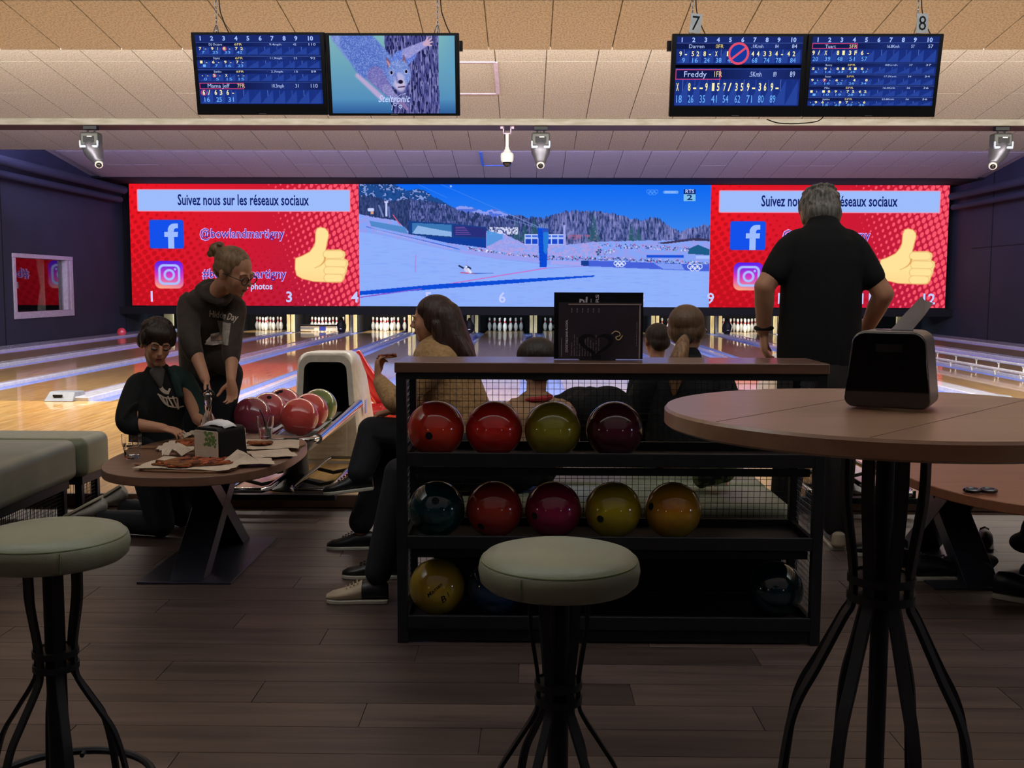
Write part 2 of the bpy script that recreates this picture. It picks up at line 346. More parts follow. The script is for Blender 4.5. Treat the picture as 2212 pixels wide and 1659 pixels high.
cu.build('curtain',M['curtain'],smooth='all',label='pale gathered curtain behind the window in the dark left wall',cat='curtain')
dk=thing('desk','cluttered wooden desk seen through the window in the left wall','desk',(XL-1.1,23.0,0))
MB().b2((XL-1.6,21.8,.72),(XL-.45,24.1,.76)).build('desk_top',M['edge'],dk)
for a,b in ((-1.55,21.9),(-.55,21.9),(-1.55,24.0),(-.55,24.0)): MB().box((XL+a,b,.31),(.06,.06,.82)).build('leg',M['edge'],dk)
# pipes along the tops of both side walls
MB().tube([(XL+.25,19.7,3.50),(XL+.25,26.6,3.50)],.075,16).build('pipe',M['navy'],smooth=True,label='lower of two long pipes along the top of the left wall',cat='pipe',group='pipes under the ceiling')
MB().tube([(XL+.35,19.7,3.74),(XL+.35,26.6,3.74)],.10,16).build('pipe',M['navy'],smooth=True,label='upper of two long pipes along the top of the left wall',cat='pipe',group='pipes under the ceiling')
MB().tube([(XR-.3,19.7,3.62),(XR-.3,26.6,3.62)],.09,16).build('pipe',M['navy'],smooth=True,label='upper pipe running along the top of the right wall',cat='pipe',group='pipes under the ceiling')
MB().tube([(XR-.25,19.7,3.35),(XR-.25,26.6,3.35)],.07,16).build('pipe',M['navy'],smooth=True,label='lower pipe running along the top of the right wall',cat='pipe',group='pipes under the ceiling')
# ceiling: four louvres sloping down towards the pins, each of square-edged tiles
tw=.62
def louvre(n,y0,z0,y1,z1,rows,xa,xb):
    s=(z1-z0)/(y1-y0); ang=math.atan(s)
    up=.075
    mb=MB(); mb.add([(XL,y0,z0+.028),(XR,y0,z0+.028),(XR,y1,z1+.028),(XL,y1,z1+.028),(XL,y0,z0+up),(XR,y0,z0+up),(XR,y1,z1+up),(XL,y1,z1+up)],[(0,1,2,3),(7,6,5,4),(0,1,5,4),(1,2,6,5),(2,3,7,6),(3,0,4,7)])
    par=mb.build('ceiling',M['tile'],kind='structure')
    for (ra,rb) in rows:
        L_=(rb-ra)/math.cos(ang)-.012
        tm=MB().box((0,0,.012),(tw-.012,L_,.024)).mesh('ceiling_tile'); tm.materials.append(M['tile'])
        k=math.floor((xa-.23)/tw)
        while .23+k*tw<xb:
            x=.23+(k+.5)*tw; k+=1
            if x-tw/2<XL+.0 or x+tw/2>XR: continue
            ym=(ra+rb)/2
            t=bpy.data.objects.new('ceiling_tile',tm); C.objects.link(t); t.parent=par
            t.location=(x,ym,z0+s*(ym-y0)+random.uniform(0,.003)); t.rotation_euler=(ang,0,0)
    return par
louvre(1,6.0,4.377,10.8,3.705,[(8.4,9.6),(9.6,10.8)],-6,6)
louvre(2,11.35,4.31,15.4,3.74,[(11.87,13.07),(13.07,14.25),(14.25,15.4)],-7.8,7.8)
louvre(3,15.9,4.28,19.3,3.80,[(16.7,17.9),(17.9,19.3)],-9.8,9.9)
louvre(4,19.8,4.68,25.45,3.945,[(21.9,23.05),(23.05,24.25),(24.25,25.45)],-10.6,11)
MB().b2((XL,15.36,3.655),(XR,15.42,3.745)).build('trim_2',M['tileedge'],kind='structure')
MB().b2((XL,15.42,3.655),(XR,15.9,3.67)).build('trim_3',M['edge'],kind='structure')
MB().b2((XL,25.45,3.93),(XR,26.95,3.97)).build('trim_4',M['dark'],kind='structure')
up=MB(); up.b2((XL-.3,YF,5.0),(XR+.3,YB,5.1)); up.build('ceiling',M['dark'],kind='structure')
MB().add([(XL,YF,4.2),(XR,YF,4.2),(XR,6.0,4.40),(XL,6.0,4.40),(XL,YF,4.3),(XR,YF,4.3),(XR,6,4.46),(XL,6,4.46)],[(0,1,2,3),(7,6,5,4),(0,1,5,4),(1,2,6,5),(2,3,7,6),(3,0,4,7)]).build('ceiling',M['tile'],kind='structure')
# hatch trims in the ceiling
M['lilac']=mat('lilac_trim','c8b6d0',.6); M['bluetrim']=mat('blue_trim','4f8de8',.6)
def zz(n,y): 
    a=[(6.0,4.377,10.8,3.705),(11.35,4.31,15.4,3.74),(15.9,4.28,19.3,3.80),(19.8,4.68,25.45,3.945)][n]; return a[1]+(a[3]-a[1])/(a[2]-a[0])*(y-a[0])
def strip(n,xa,ya,xb,yb,wd,m,name,lab):
    mb=MB()
    if abs(xa-xb)<.01: pts=[(xa-wd/2,ya),(xa+wd/2,ya),(xa+wd/2,yb),(xa-wd/2,yb)]
    else: pts=[(xa,ya-wd/2),(xb,ya-wd/2),(xb,ya+wd/2),(xa,ya+wd/2)]
    mb.add([(x,y,zz(n,y)-.002) for x,y in pts]+[(x,y,zz(n,y)-.014) for x,y in pts],[(0,1,2,3),(7,6,5,4),(0,1,5,4),(1,2,6,5),(2,3,7,6),(3,0,4,7)])
    mb.build(name,m,kind='structure')
strip(1,-.39-.62,13.07,-.39,13.07,.03,M['lilac'],'trim_5',''); strip(1,-.39,13.07,-.39,14.25,.05,M['lilac'],'trim_6',''); strip(1,-.39-.62,14.25,-.39,14.25,.03,M['lilac'],'trim_7','')
strip(2,-1.01,17.9,-.39,17.9,.04,M['lilac'],'trim_8',''); strip(3,-1.01,23.05,-1.01,24.25,.06,M['bluetrim'],'trim_9',''); strip(3,-1.01,24.25,-.39,24.25,.03,M['bluetrim'],'trim_10',''); strip(3,-.39,23.7,-.39,24.25,.06,M['bluetrim'],'trim_11','')

# ---------------------------------------------------------------- lanes, gutters, dividers
names=['first','second','third','fourth','fifth','sixth','seventh','eighth','ninth','tenth','eleventh','twelfth']
arrm=MB().prism([(-.02,-.09),(.02,-.09),(0,.09)],(LZ+.0004,LZ+.001),lambda a,b,t:(a,b,t)).mesh('aiming_arrow'); arrm.materials.append(M['edge'])
for q in range(6):
    for s in (-1,1):
        n=q*2+(0 if s<0 else 1); x=XC[q]+s*.887
        t=thing('bowling_lane','%s bowling lane counted from the left wall, long glossy boards'%names[n],'lane',(x,FOUL,0),group='bowling lanes')
        MB().b2((x-.527,FOUL+.002,0),(x+.527,30.3,LZ)).build('lane_surface',M['lane'],t)
        
        for ax,ay in ((0,0),(-.13,-.45),(.13,-.45),(-.26,-.9),(.26,-.9),(-.39,-1.35),(.39,-1.35)):
            o=bpy.data.objects.new('aiming_arrow',arrm); C.objects.link(o); o.parent=t; o.location=(ax,15.9+ay-FOUL,0)
        for g in (-1,1):
            gx=x+g*(.527+.1175); mb=MB(); pr=[]
            for k in range(9):
                a=math.pi*k/8; pr.append((gx-.1175*math.cos(a),LZ-.012-.075*math.sin(a)))
            vs=[(a,FOUL+.002,b) for a,b in pr]+[(a,30.3,b) for a,b in pr]
            mb.add(vs,[(k,k+1,k+10,k+9) for k in range(8)]); mb.build('gutter',M['gutter'],t,smooth='all')
    t=MB(); t.b2((XC[q]-.124,FOUL+.002,0),(XC[q]+.124,28.4,LZ+.045)); t.build('lane_divider',M['cap'],bevel=.012,label='wide capped divider with the ball track between the %s and %s lanes'%(names[2*q],names[2*q+1]),cat='divider',group='lane dividers')
for q in range(7):
    x=XC[0]-1.689+3.378*q
    if q in (0,6):
        x0,x1=(XL+.02,XC[0]-1.65) if q==0 else (XC[5]+1.65,XR-.02)
        MB().b2((x0,FOUL+.002,0),(x1,30.3,LZ+.04)).build('lane_divider',M['cap'],bevel=.008,label='narrow ledge along the foot of the %s wall'%('left' if q==0 else 'right'),cat='divider',group='lane dividers')
    else: MB().b2((x-.038,FOUL+.002,0),(x+.038,28.4,LZ+.03)).build('lane_divider',M['cap'],bevel=.008,label='slim divider between the gutters of the %s and %s lanes'%(names[2*q-1],names[2*q]),cat='divider',group='lane dividers')
# foul detector boxes on the foul line
M['grey']=mat('grey_plastic','7b7e88',.5)
for q in (1,4):
    x=XC[q]; t=thing('foul_detector','grey wedge-shaped foul light box at the foul line %s'%('left of the kneeling boy' if q==1 else 'beyond the tall round table'),'detector',(x-.1,FOUL+.1,LZ))
    MB().add([(x-.34,FOUL-.08,LZ),(x-.02,FOUL-.08,LZ),(x-.02,FOUL+.30,LZ+.0),(x-.34,FOUL+.30,LZ),(x-.32,FOUL+.04,LZ+.10),(x-.04,FOUL+.04,LZ+.10),(x-.03,FOUL+.26,LZ+.09),(x-.31,FOUL+.26,LZ+.09)],[(0,1,2,3),(4,5,6,7),(0,1,5,4),(1,2,6,5),(2,3,7,6),(3,0,4,7)]).build('housing',M['grey'],t,bevel=.012)
    MB().b2((x-.25,FOUL-.04,LZ+.05),(x-.15,FOUL-.02,LZ+.07)).build('sensor_window',M['black'],t)
# ---------------------------------------------------------------- pin decks
prof=[(0,0),(.0258,0),(.032,.008),(.0362,.019),(.0497,.057),(.0605,.114),(.0585,.149),(.0478,.184),(.0334,.216),(.0247,.239),(.0228,.254),(.0234,.279),(.0268,.298),(.0315,.325),(.0323,.343),(.0295,.361),(.018,.376),(.001,.381)]
def pinmat():
    m=bpy.data.materials.new('pin'); m.use_nodes=True; nt=m.node_tree; b=nt.nodes['Principled BSDF']; N=nt.nodes.new; L=nt.links
    tc=N('ShaderNodeTexCoord'); s=N('ShaderNodeSeparateXYZ'); L.new(tc.outputs['Object'],s.inputs[0]); r=N('ShaderNodeValToRGB'); cr=r.color_ramp; cr.interpolation='CONSTANT'
    cr.elements[0].position=0; cr.elements[0].color=srgb('e9e9e6')
    cr.elements[1].position=.236; cr.elements[1].color=srgb('d02a34')
    for p,c in ((.262,'e9e9e6'),(.272,'d02a34'),(.288,'e9e9e6')): e=cr.elements.new(p); e.color=srgb(c)
    L.new(s.outputs[2],r.inputs[0]); L.new(r.outputs[0],b.inputs['Base Color']); b.inputs['Roughness'].default_value=.3; return m
pinm=pinmat(); M['pin']=pinm
pinme=MB().lathe(prof,n=16).mesh('bowling_pin'); pinme.materials.append(pinm); pinme.polygons.foreach_set('use_smooth',[True]*len(pinme.polygons))
HP=29.43
for n in range(12):
    x=XC[n//2]+(-.887 if n%2==0 else .887)
    for r_ in range(4):
        for c_ in range(r_+1):
            p=bpy.data.objects.new('bowling_pin',pinme); C.objects.link(p); p.location=(x+(c_-r_/2)*.3048,HP+r_*.264,LZ)
            setp(p,'red-banded white bowling pin in the rack of the %s lane from the left'%names[n],'pin','pins on the %s lane'%names[n])
    pw=[5,9,14,14,5,4,5,6,9,9,6,3][n]; pc=(1,.93,.8) if n in (1,2,3,8,9) else (.75,.88,1)
    area('pit_light',(x,28.75,.80),(35,0,0),.9,.06,pw*2.6,pc)
mb=MB(); mb.b2((XL,30.4,0),(XR,30.5,1.2)); mb.build('pit_curtain',M['dark'],label='black curtain behind the pins across the full width',cat='curtain')
ki=['between the first and second','between the second and third','between the third and fourth','between the fourth and fifth','between the fifth and sixth','between the sixth and seventh','between the seventh and eighth','between the eighth and ninth','between the ninth and tenth','between the tenth and eleventh','between the eleventh and twelfth']
for k in range(11):
    if k%2==0: x=XC[k//2]; wd=.30
    else: x=XC[k//2]+1.689; wd=.16
    t=thing('kickback','cream and black side panel standing %s pin racks'%ki[k],'panel',(x,28.6,0),group='panels between the pin racks')
    for s in (-1,1):
        MB().b2((x+s*wd/2-.02,29.06,LZ-.02),(x+s*wd/2+.02,30.35,.78)).build('side_board',M['dark'],t)
        MB().b2((x+s*wd*.36-.045,28.96,LZ-.02),(x+s*wd*.36+.045,29.05,.74)).build('front_strip',M['creamd'],t,bevel=.006)
    if k%2==0: MB().box((x,29.0,.36),(.07,.03,.62)).build('hinge_post',M['steel'],t,bevel=.004)
for x,l in ((XC[0]-1.72,'left'),(XC[5]+1.72,'right')):
    t=thing('kickback','pale side panel at the %s end of the row of pin racks'%l,'panel',(x,28.6,0),group='panels between the pin racks')
    MB().b2((x-.13,28.96,LZ+.04),(x+.13,29.05,.60)).build('front_strip',M['creamd'],t,bevel=.006)
for q in range(6):
    t=thing('ball_door_hood','black tapered ball door hood between the %s and %s lanes'%(names[2*q],names[2*q+1]),'hood',(XC[q],27.1,LZ+.045),group='ball door hoods')
    MB().loft([(XC[q],27.5,.252),(XC[q],27.35,.34),(XC[q],27.45,.46)],[(.115,.2),(.105,.16),(.05,.07)],(1,0,0),20).build('hood',M['rubber'],t,smooth='all')
    MB().ell((XC[q],27.28,.22),(.045,.02,.02)).build('badge',M['steel'],t,smooth='all')
# sweep bar down on the third lane
x=XC[1]-.887; t=thing('pin_sweep','lowered sweep bar with pale lettered face in front of the third lane pins','sweep bar',(x,28.9,LZ))
MB().b2((x-.5,28.85,LZ+.02),(x+.5,28.9,LZ+.16)).build('sweep_board',M['white'],t,bevel=.005); MB().b2((x-.52,28.84,LZ+.16),(x+.52,28.9,LZ+.20)).build('top_rail',M['black'],t,bevel=.005)
MB().b2((x-.5,28.846,LZ+.07),(x-.12,28.849,LZ+.12)).build('lettering_block',M['grey'],t); MB().b2((x+.02,28.845,LZ+.03),(x+.2,28.849,LZ+.15)).build('blue_patch',mat('blue_patch','2b3fae',.5),t,label='blue printed patch')
# pink ball near the left wall, and the corner of a red ball return ramp off to the left
# bumper rails on the right hand lanes
for xr,zr,l in ((7.10,.235,'far'),(6.70,.185,'near')):
    t=thing('bumper_rail','%s raised bumper rail on white stands along the gutters right of the tenth lane'%l,'bumper rail',(xr,12.4,LZ),group='raised bumper rails')
    MB().tube([(xr,12.3,zr),(xr,26.5,zr)],.022,8).build('rail',M['cap'],t,smooth=True)
    for k in range(15):
        yy=12.6+k*.78; st=MB(); st.tube([(xr-.0,yy-.05,zr),(xr,yy,zr-.05),(xr-.02,yy-.05,LZ+.03)],.010,6); st.tube([(xr,yy+.06,zr),(xr,yy,zr-.05),(xr+.02,yy+.05,LZ+.03)],.010,6)
        st.build('stand',M['white'],t,smooth=True)
# ---------------------------------------------------------------- picture painting helpers (for screens only)
class Pic:
    def __init__(s,nx,ny,x0,x1,y0,y1):
        s.nx,s.ny,s.b=nx,ny,(x0,x1,y0,y1); xs=x0+(np.arange(nx+1))/nx*(x1-x0); ys=y0+(np.arange(ny+1))/ny*(y1-y0)
        s.X,s.Y=np.meshgrid(xs,ys); s.c=np.zeros((ny+1,nx+1,3)); s.rng=np.random.RandomState(3)
    def col(s,c): 
        if isinstance(c,str): c=[int(c[i:i+2],16)/255 for i in (0,2,4)]
        return np.array(c,float)
    def fill(s,m,c,a=1):
        m=np.clip(m,0,1)[...,None]*a; s.c=s.c*(1-m)+s.col(c)*m
    def soft(s,d,w=2): return np.clip(.5-d/w,0,1)
    def rect(s,x0,y0,x1,y1,w=2,r=0):
        cx,cy,hx,hy=(x0+x1)/2,(y0+y1)/2,abs(x1-x0)/2-r,abs(y1-y0)/2-r
        dx=np.abs(s.X-cx)-hx; dy=np.abs(s.Y-cy)-hy
        return s.soft(np.hypot(np.maximum(dx,0),np.maximum(dy,0))+np.minimum(np.maximum(dx,dy),0)-r,w)
    def circ(s,x,y,rx,ry=None,w=2): ry=ry or rx; return s.soft((np.hypot((s.X-x)/rx,(s.Y-y)/ry)-1)*min(rx,ry),w)
    def seg(s,x0,y0,x1,y1,r0,r1=None,w=2):
        r1=r0 if r1 is None else r1; dx,dy=x1-x0,y1-y0; t=np.clip(((s.X-x0)*dx+(s.Y-y0)*dy)/(dx*dx+dy*dy),0,1)
        return s.soft(np.hypot(s.X-x0-t*dx,s.Y-y0-t*dy)-(r0+(r1-r0)*t),w)
    def dseg(s,x0,y0,x1,y1,r0,r1=None):
        r1=r0 if r1 is None else r1; dx,dy=x1-x0,y1-y0; t=np.clip(((s.X-x0)*dx+(s.Y-y0)*dy)/(dx*dx+dy*dy),0,1)
        return np.hypot(s.X-x0-t*dx,s.Y-y0-t*dy)-(r0+(r1-r0)*t)
    def poly(s,pts):
        ins=np.zeros(s.X.shape,bool); n=len(pts)
        for i in range(n):
            (xa,ya),(xb,yb)=pts[i],pts[(i+1)%n]
            if ya==yb: continue
            c=((ya>s.Y)!=(yb>s.Y))&(s.X<(xb-xa)*(s.Y-ya)/(yb-ya)+xa); ins^=c
        return ins.astype(float)
    def noise(s,sx,sy,seed=0):
        r=np.random.RandomState(seed); g=r.rand(128,128); u=s.X/sx; v=s.Y/sy; i=np.floor(u).astype(int); j=np.floor(v).astype(int); fu=u-i; fv=v-j; fu=fu*fu*(3-2*fu); fv=fv*fv*(3-2*fv)
        G=lambda a,b:g[a%128,b%128]
        return (G(i,j)*(1-fu)+G(i+1,j)*fu)*(1-fv)+(G(i,j+1)*(1-fu)+G(i+1,j+1)*fu)*fv
    def prof(s,pts): return np.interp(s.X,[p[0] for p in pts],[p[1] for p in pts])
    def mesh(s,name,f,m):
        """f(u 0..1 left-right, v 0..1 bottom-top) -> arrays x,y,z"""
        u=(s.X-s.b[0])/(s.b[1]-s.b[0]); v=1-(s.Y-s.b[2])/(s.b[3]-s.b[2]); x,y,z=f(u,v)
        co=np.stack([x,y,z],-1).reshape(-1,3).astype(np.float32); n1=s.nx+1
        a=(np.arange(s.ny)[:,None]*n1+np.arange(s.nx)[None,:]).reshape(-1); q=np.stack([a,a+n1,a+n1+1,a+1],1).astype(np.int32)
        me=bpy.data.meshes.new(name); me.vertices.add(len(co)); me.vertices.foreach_set('co',co.reshape(-1)); nf=len(q)
        me.loops.add(nf*4); me.loops.foreach_set('vertex_index',q.reshape(-1)); me.polygons.add(nf); me.polygons.foreach_set('loop_start',np.arange(nf,dtype=np.int32)*4); me.update(calc_edges=True)
        at=me.color_attributes.new('picture','FLOAT_COLOR','POINT'); c=np.clip(s.c,0,1); lin=np.where(c<=.04045,c/12.92,((c+.055)/1.055)**2.4); d=np.ones((len(co),4),np.float32); d[:,:3]=lin.reshape(-1,3)
        at.data.foreach_set('color',d.reshape(-1)); me.materials.append(m); return me
# ---- red social panel (units: photo-like pixels of a 500 x 267 panel)
def red_panel():
    p=Pic(500,267,0,500,0,267); X,Y=p.X,p.Y
    t=np.clip((X/500+ (Y)/267*.25),0,1); p.c[...]=p.col('f01622')*(1-t[...,None])+p.col('bc1c3c')*t[...,None]
    # dark dots growing to the lower left, on a sheared grid
    gx=(X+Y*.35); gy=(Y-X*.12); s=21; iu=np.floor(gx/s); iv=np.floor(gy/s); fu=gx/s-iu-.5; fv=gy/s-iv-.5
    gx2=gx+s/2; gy2=gy+s/2; fu2=gx2/s-np.floor(gx2/s)-.5; fv2=gy2/s-np.floor(gy2/s)-.5
    g=np.clip((Y/267)*.6+(1-X/380)*.55-.15,0,1); r=.36*g
    for a,b in ((fu,fv),(fu2,fv2)):
        d=np.hypot(a,b); m=(np.clip((r-d)*s*.8,0,1))*(np.clip((g-.1)*3,0,1)); p.fill(m,'b00c18',.6); m2=np.clip(1-np.abs(d-r)*s/1.2,0,1)*np.clip((g-.3)*2,0,1); p.fill(m2,'8e0a14',.5)
    # pink dots growing to the upper right, elongated
    s=16; ang=-.35; ux=X*math.cos(ang)-Y*math.sin(ang); uy=X*math.sin(ang)+Y*math.cos(ang)
    g=np.clip((X-300)/190+(1-Y/267)*.35-.25,0,1); g=np.where(X>290,g,0)
    for o_ in (0,.5):
        a=ux/s+o_; b=uy/(s*1.25)+o_; fa=(a-np.floor(a)-.5); fb=(b-np.floor(b)-.5); r=.40*np.sqrt(g); d=np.hypot(fa*1.25,fb)
        p.fill(np.clip((r-d)*s*.9,0,1)*np.clip(g*6,0,1),'ff5a6e',.95)
    p.fill(p.rect(17,15,482,63,2,3),'ff90a8'); p.fill(p.rect(19,16.5,480,61.5,2,2),'9dbcfb')
    p.fill(p.rect(42,81,117,143,2,5),'1450ea')
    # square camera badge
    m=p.rect(51,170,114,230,2,13); base=p.c.copy(); gu=(Y-170)/60; gl=(X-51)/63
    col=np.zeros_like(p.c); top=p.col('4326f0'); mid=p.col('d63ac0'); bot=p.col('ffb27a'); k=np.clip(gu,0,1)[...,None]
    col=np.where(k<.5,top*(1-k*2)+mid*k*2,mid*(2-2*k)+bot*(2*k-1)); col=col*(1-.25*gl[...,None])+p.col('b01cf0')*.25*gl[...,None]
    p.c=p.c*(1-m[...,None])+np.clip(col,0,1)*m[...,None]
    p.fill(p.rect(59,177,107,222,2,12),'a8c0ff'); inner=p.rect(64,182,102,217,2,8)[...,None]; p.c=p.c*(1-inner)+np.clip(col,0,1)*inner
    p.fill(p.circ(83,200,12.5),'a8c0ff'); m=p.circ(83,200,7.5)[...,None]; p.c=p.c*(1-m)+np.clip(col,0,1)*m; p.fill(p.circ(96,188,2.6),'a8c0ff')
    # thumbs-up hand
    P_=[(361,164),(375,159),(392,150),(402,137),(405,128),(406,108),(409,99),(416,97),(426,99),(432,106),(433,114),(428,136),(426,146),(458,145),(467,149),(469,155),(466,164),(474,168),(475,176),(472,183),(472,190),(470,195),(467,201),(466,207),(461,214),(450,215),(400,213),(375,207),(363,200),(360,186)]
    from math import hypot
    # smoothed silhouette by signed distance to polygon edges
    D=np.full(X.shape,1e9); n=len(P_)
    for i in range(n): D=np.minimum(D,p.dseg(*P_[i],*P_[(i+1)%n],0))
    ins=p.poly(P_); D=np.where(ins>.5,-D,D)
    p.fill(p.soft(D-1.6,2),'e8a060'); p.fill(p.soft(D,2),'ffe39a')
    p.fill(p.soft(D,2)*np.clip((Y-185)/30,0,1),'ffcf8a',.6)
    for (x0,y0,x1,y1) in ((430,155,458,155),(433,174,464,174),(431,190,462,190),(431,206,456,206)):
        p.fill(p.seg(x0,y0,x1,y1,9.3,8.6),'e0a868',.85); p.fill(p.seg(x0,y0,x1,y1,8.2,7.6),'ffe39a')
    for a in np.linspace(0,1,14): p.fill(p.circ(425-22*a*a,162+28*a- 6*a*a,1.0+.9*(1-a),w=1.6),'d9984e',.8)
    return p
# ---- live ski picture, in the pixel frame 15..2185 x 28..793
def ski():
    p=Pic(720,254,15,2185,28,793); X,Y=p.X,p.Y
    t=np.clip((Y-28)/300,0,1)[...,None]; p.c[...]=p.col('0a66f2')*(1-t)+p.col('3c86ee')*t
    n1=p.noise(26,14,1); n2=p.noise(9,6,2); n3=p.noise(5,22,3); nb=p.noise(70,30,4)
    far=p.prof([(560,240),(620,172),(660,165),(700,172),(745,185),(800,200),(850,185),(900,198),(955,222),(1000,250)])+n2*10
    m=(Y>far)&(X>560)&(X<1000); p.fill(m,'8c9cf0'); p.fill(m*(n1>.5),'3a5ed0',.7)
    mt=p.prof([(0,28),(240,28),(270,50),(300,64),(350,66),(380,60),(410,66),(450,90),(490,112),(560,150),(600,178),(640,200)])+n2*14
    m=(Y>mt)&(X<640); p.fill(m,'1f4c92'); p.fill(m*np.clip(n1*1.6-.6,0,1),'122c5e',.9); p.fill(m*((n1+n2)>1.25),'9cb0f4',.8)
    tl=p.prof([(0,105),(100,110),(200,140),(300,130),(400,135),(500,150),(600,180),(650,205),(760,215),(850,240),(950,228),(1000,222),(1060,236),(1150,244),(1230,222),(1280,205),(1350,198),(1420,200),(1500,204),(1570,212),(1640,226),(1700,245),(1760,258),(1820,240),(1870,246),(1910,280),(1960,310),(2010,328),(2050,300),(2100,300),(2150,286),(2200,292)])+(n3-.5)*22
    m=(Y>tl); p.fill(m,'3b4a86'); p.fill(m*np.clip(n3*2-.7,0,1),'7d82c4',.75); p.fill(m*(p.noise(6,16,7)>.62),'1c2f5c',.8); p.fill(m*(X>1220)*np.clip(p.noise(7,40,8)*1.6-.55,0,1),'a7a4e4',.7); p.fill(m*(X<330)*(Y<330),'20325e',.55)
    for x0,h in ((1700,270),(1745,290),(1465,215),(1100,240),(990,262),(1040,270)):
        p.fill((Y>h)*(Y<385)*np.clip(1.2-np.abs(X-x0)/((Y-h)*.28+1),0,1)*(n2>.2),'2c5a6a',.9)
    sn=p.prof([(0,214),(120,240),(250,258),(330,330),(420,350),(800,330),(900,330),(1040,400),(1300,405),(1500,385),(1800,378),(2200,372)])+n2*6
    m=(Y>sn); p.fill(m,'86a4f6'); p.fill(m*(n1>.55)*(Y<500),'9f9ae6',.6); p.fill(m*(X>780)*(X<1500)*(Y<480)*(n2>.5),'c8a2d8',.5); p.fill((Y>300)*(Y<345)*(X>820)*(X<1000)*(n2>.45),'dfe2ff',.9)
    p.fill((Y>345)*(Y<375)*(X>1310)*(X<1480)*(n1>.4),'b06a90',.6)
    # big screens and hoardings
    p.fill(p.poly([(320,262),(590,278),(805,300),(803,430),(560,395),(420,360),(320,345)]),'1b3f86'); p.fill(p.poly([(345,275),(588,286),(588,360),(345,340)]),'3b76b4'); p.fill(p.poly([(345,340),(380,292),(470,310),(588,330),(588,360)]),'8fb4e8')
    p.fill(p.poly([(600,290),(800,305),(800,365),(600,355)]),'2a2f7c'); 
    for k in range(5): p.fill(p.rect(612,300+k*11,612+60+k*9,303+k*11,1),'a070c0',.8)
    p.fill(p.poly([(400,362),(803,372),(803,430),(560,398)]),'123c9c'); p.fill(p.poly([(80,262),(300,300),(320,345),(90,296)]),'4a86c8',.9); p.fill(p.poly([(805,320),(905,345),(905,372),(830,410),(805,420)]),'4f94e0',.9)
    p.fill(p.rect(1040,342,1295,408,2),'b8ccff')
    for k in range(6): p.fill(p.rect(1046+k*41,350,1080+k*41,362,2),'3c64d8'); p.fill(p.rect(1046+k*41,372,1080+k*41,404,2),'1c46c8')
    p.fill(p.rect(1280,285,1293,410,2),'a4a8ee')
    # roofs and tent right
    p.fill(p.poly([(1860,395),(2100,362),(2185,372),(2185,384),(2080,380),(1900,402)]),'3a3458'); p.fill(p.poly([(2050,462),(2052,432),(2110,405),(2185,435),(2185,470)]),'1e5c8c'); p.fill(p.rect(1795,470,2025,486),'1a50d8'); p.fill(p.rect(2100,474,2185,492),'a8c0ff')
    # crowd
    cr=np.random.RandomState(5)
    def crowd(pts,h,n):
        xs=cr.uniform(pts[0][0],pts[-1][0],n); ys=np.interp(xs,[a for a,b in pts],[b for a,b in pts])+cr.uniform(-h,h,n)
        cc=['1a2a5c','2b3b78','d0b0e8','c04878','3860c8','e8e8ff','182048','4aa0c0']
        for i in range(n): p.fill(p.circ(xs[i],ys[i],cr.uniform(2,4.5),w=3),cc[cr.randint(len(cc))],.9)
    crowd([(690,430),(900,462),(1130,482)],6,110); crowd([(1180,488),(1500,492),(1800,502),(2185,522)],11,330); crowd([(1500,410),(1800,420),(2060,435)],13,150); crowd([(1480,455),(1600,450)],18,50)
    p.fill(p.poly([(640,440),(900,470),(1135,492),(1135,520),(880,494),(640,462)]),'9aa0f0'); p.fill(p.poly([(120,315),(600,425),(600,442),(120,330)]),'9aa6f2'); p.fill(p.poly([(60,296),(120,315),(600,424),(640,438),(640,441),(60,302)]),'2a5ad0',.8)
    p.fill(p.poly([(1210,505),(1440,515),(1440,540),(1200,528)]),'a6a4ee'); p.fill(p.poly([(1440,505),(2185,528),(2185,570),(1440,540)]),'4560d8'); p.fill(p.poly([(1840,520),(2010,525),(2030,560),(1900,556)]),'8ca8f8',.8); p.fill(p.poly([(1390,505),(1440,507),(1438,540),(1390,536)]),'163c90')
    p.fill((Y>p.prof([(0,330),(120,345),(600,452),(880,500),(1140,528),(1440,546),(2200,575)])),'8fb0fa')
    gl=(Y>p.prof([(0,335),(120,350),(600,456),(880,505),(1140,532),(1440,550),(2200,580)])); p.fill(gl*np.clip(nb*1.3-.4,0,1),'93aefa',.6); p.fill(gl*np.clip(p.noise(60,5,9)-.6,0,1),'6c8cf0',.6)
    def rings(cx,cy,r):
        for dx,dy in ((-2.2,0),(0,0),(2.2,0),(-1.1,.9),(1.1,.9)):
            d=np.abs(np.hypot(X-cx-dx*r,Y-cy-dy*r)-r); p.fill(np.clip(2.2-d*.8,0,1),'e4ecff')
    rings(1630,522,11); rings(2095,540,14)
    for dx,dy in ((-2.2,0),(0,0),(2.2,0),(-1.1,.9),(1.1,.9)):
        d=np.abs(np.hypot(X-1825-dx*11,Y-80-dy*11)-11); p.fill(np.clip(2-d*.8,0,1),'5a9cf8',.8)
    p.fill(p.rect(1892,74,1985,93,2,9),'6aa8f6'); p.fill(p.rect(2018,66,2090,96,2),'0b2c74'); p.fill(p.rect(2018,96,2090,138,2),'7cc0ea')
    # cables, gate, lights, skier
    for a in ((500,28,1130,300,1),(360,28,560,120,1),(900,240,1120,302,2),(950,222,1130,300,2)): p.fill(p.seg(a[0],a[1],a[2],a[3],a[4]*.7,w=2),'88aef4',.7)
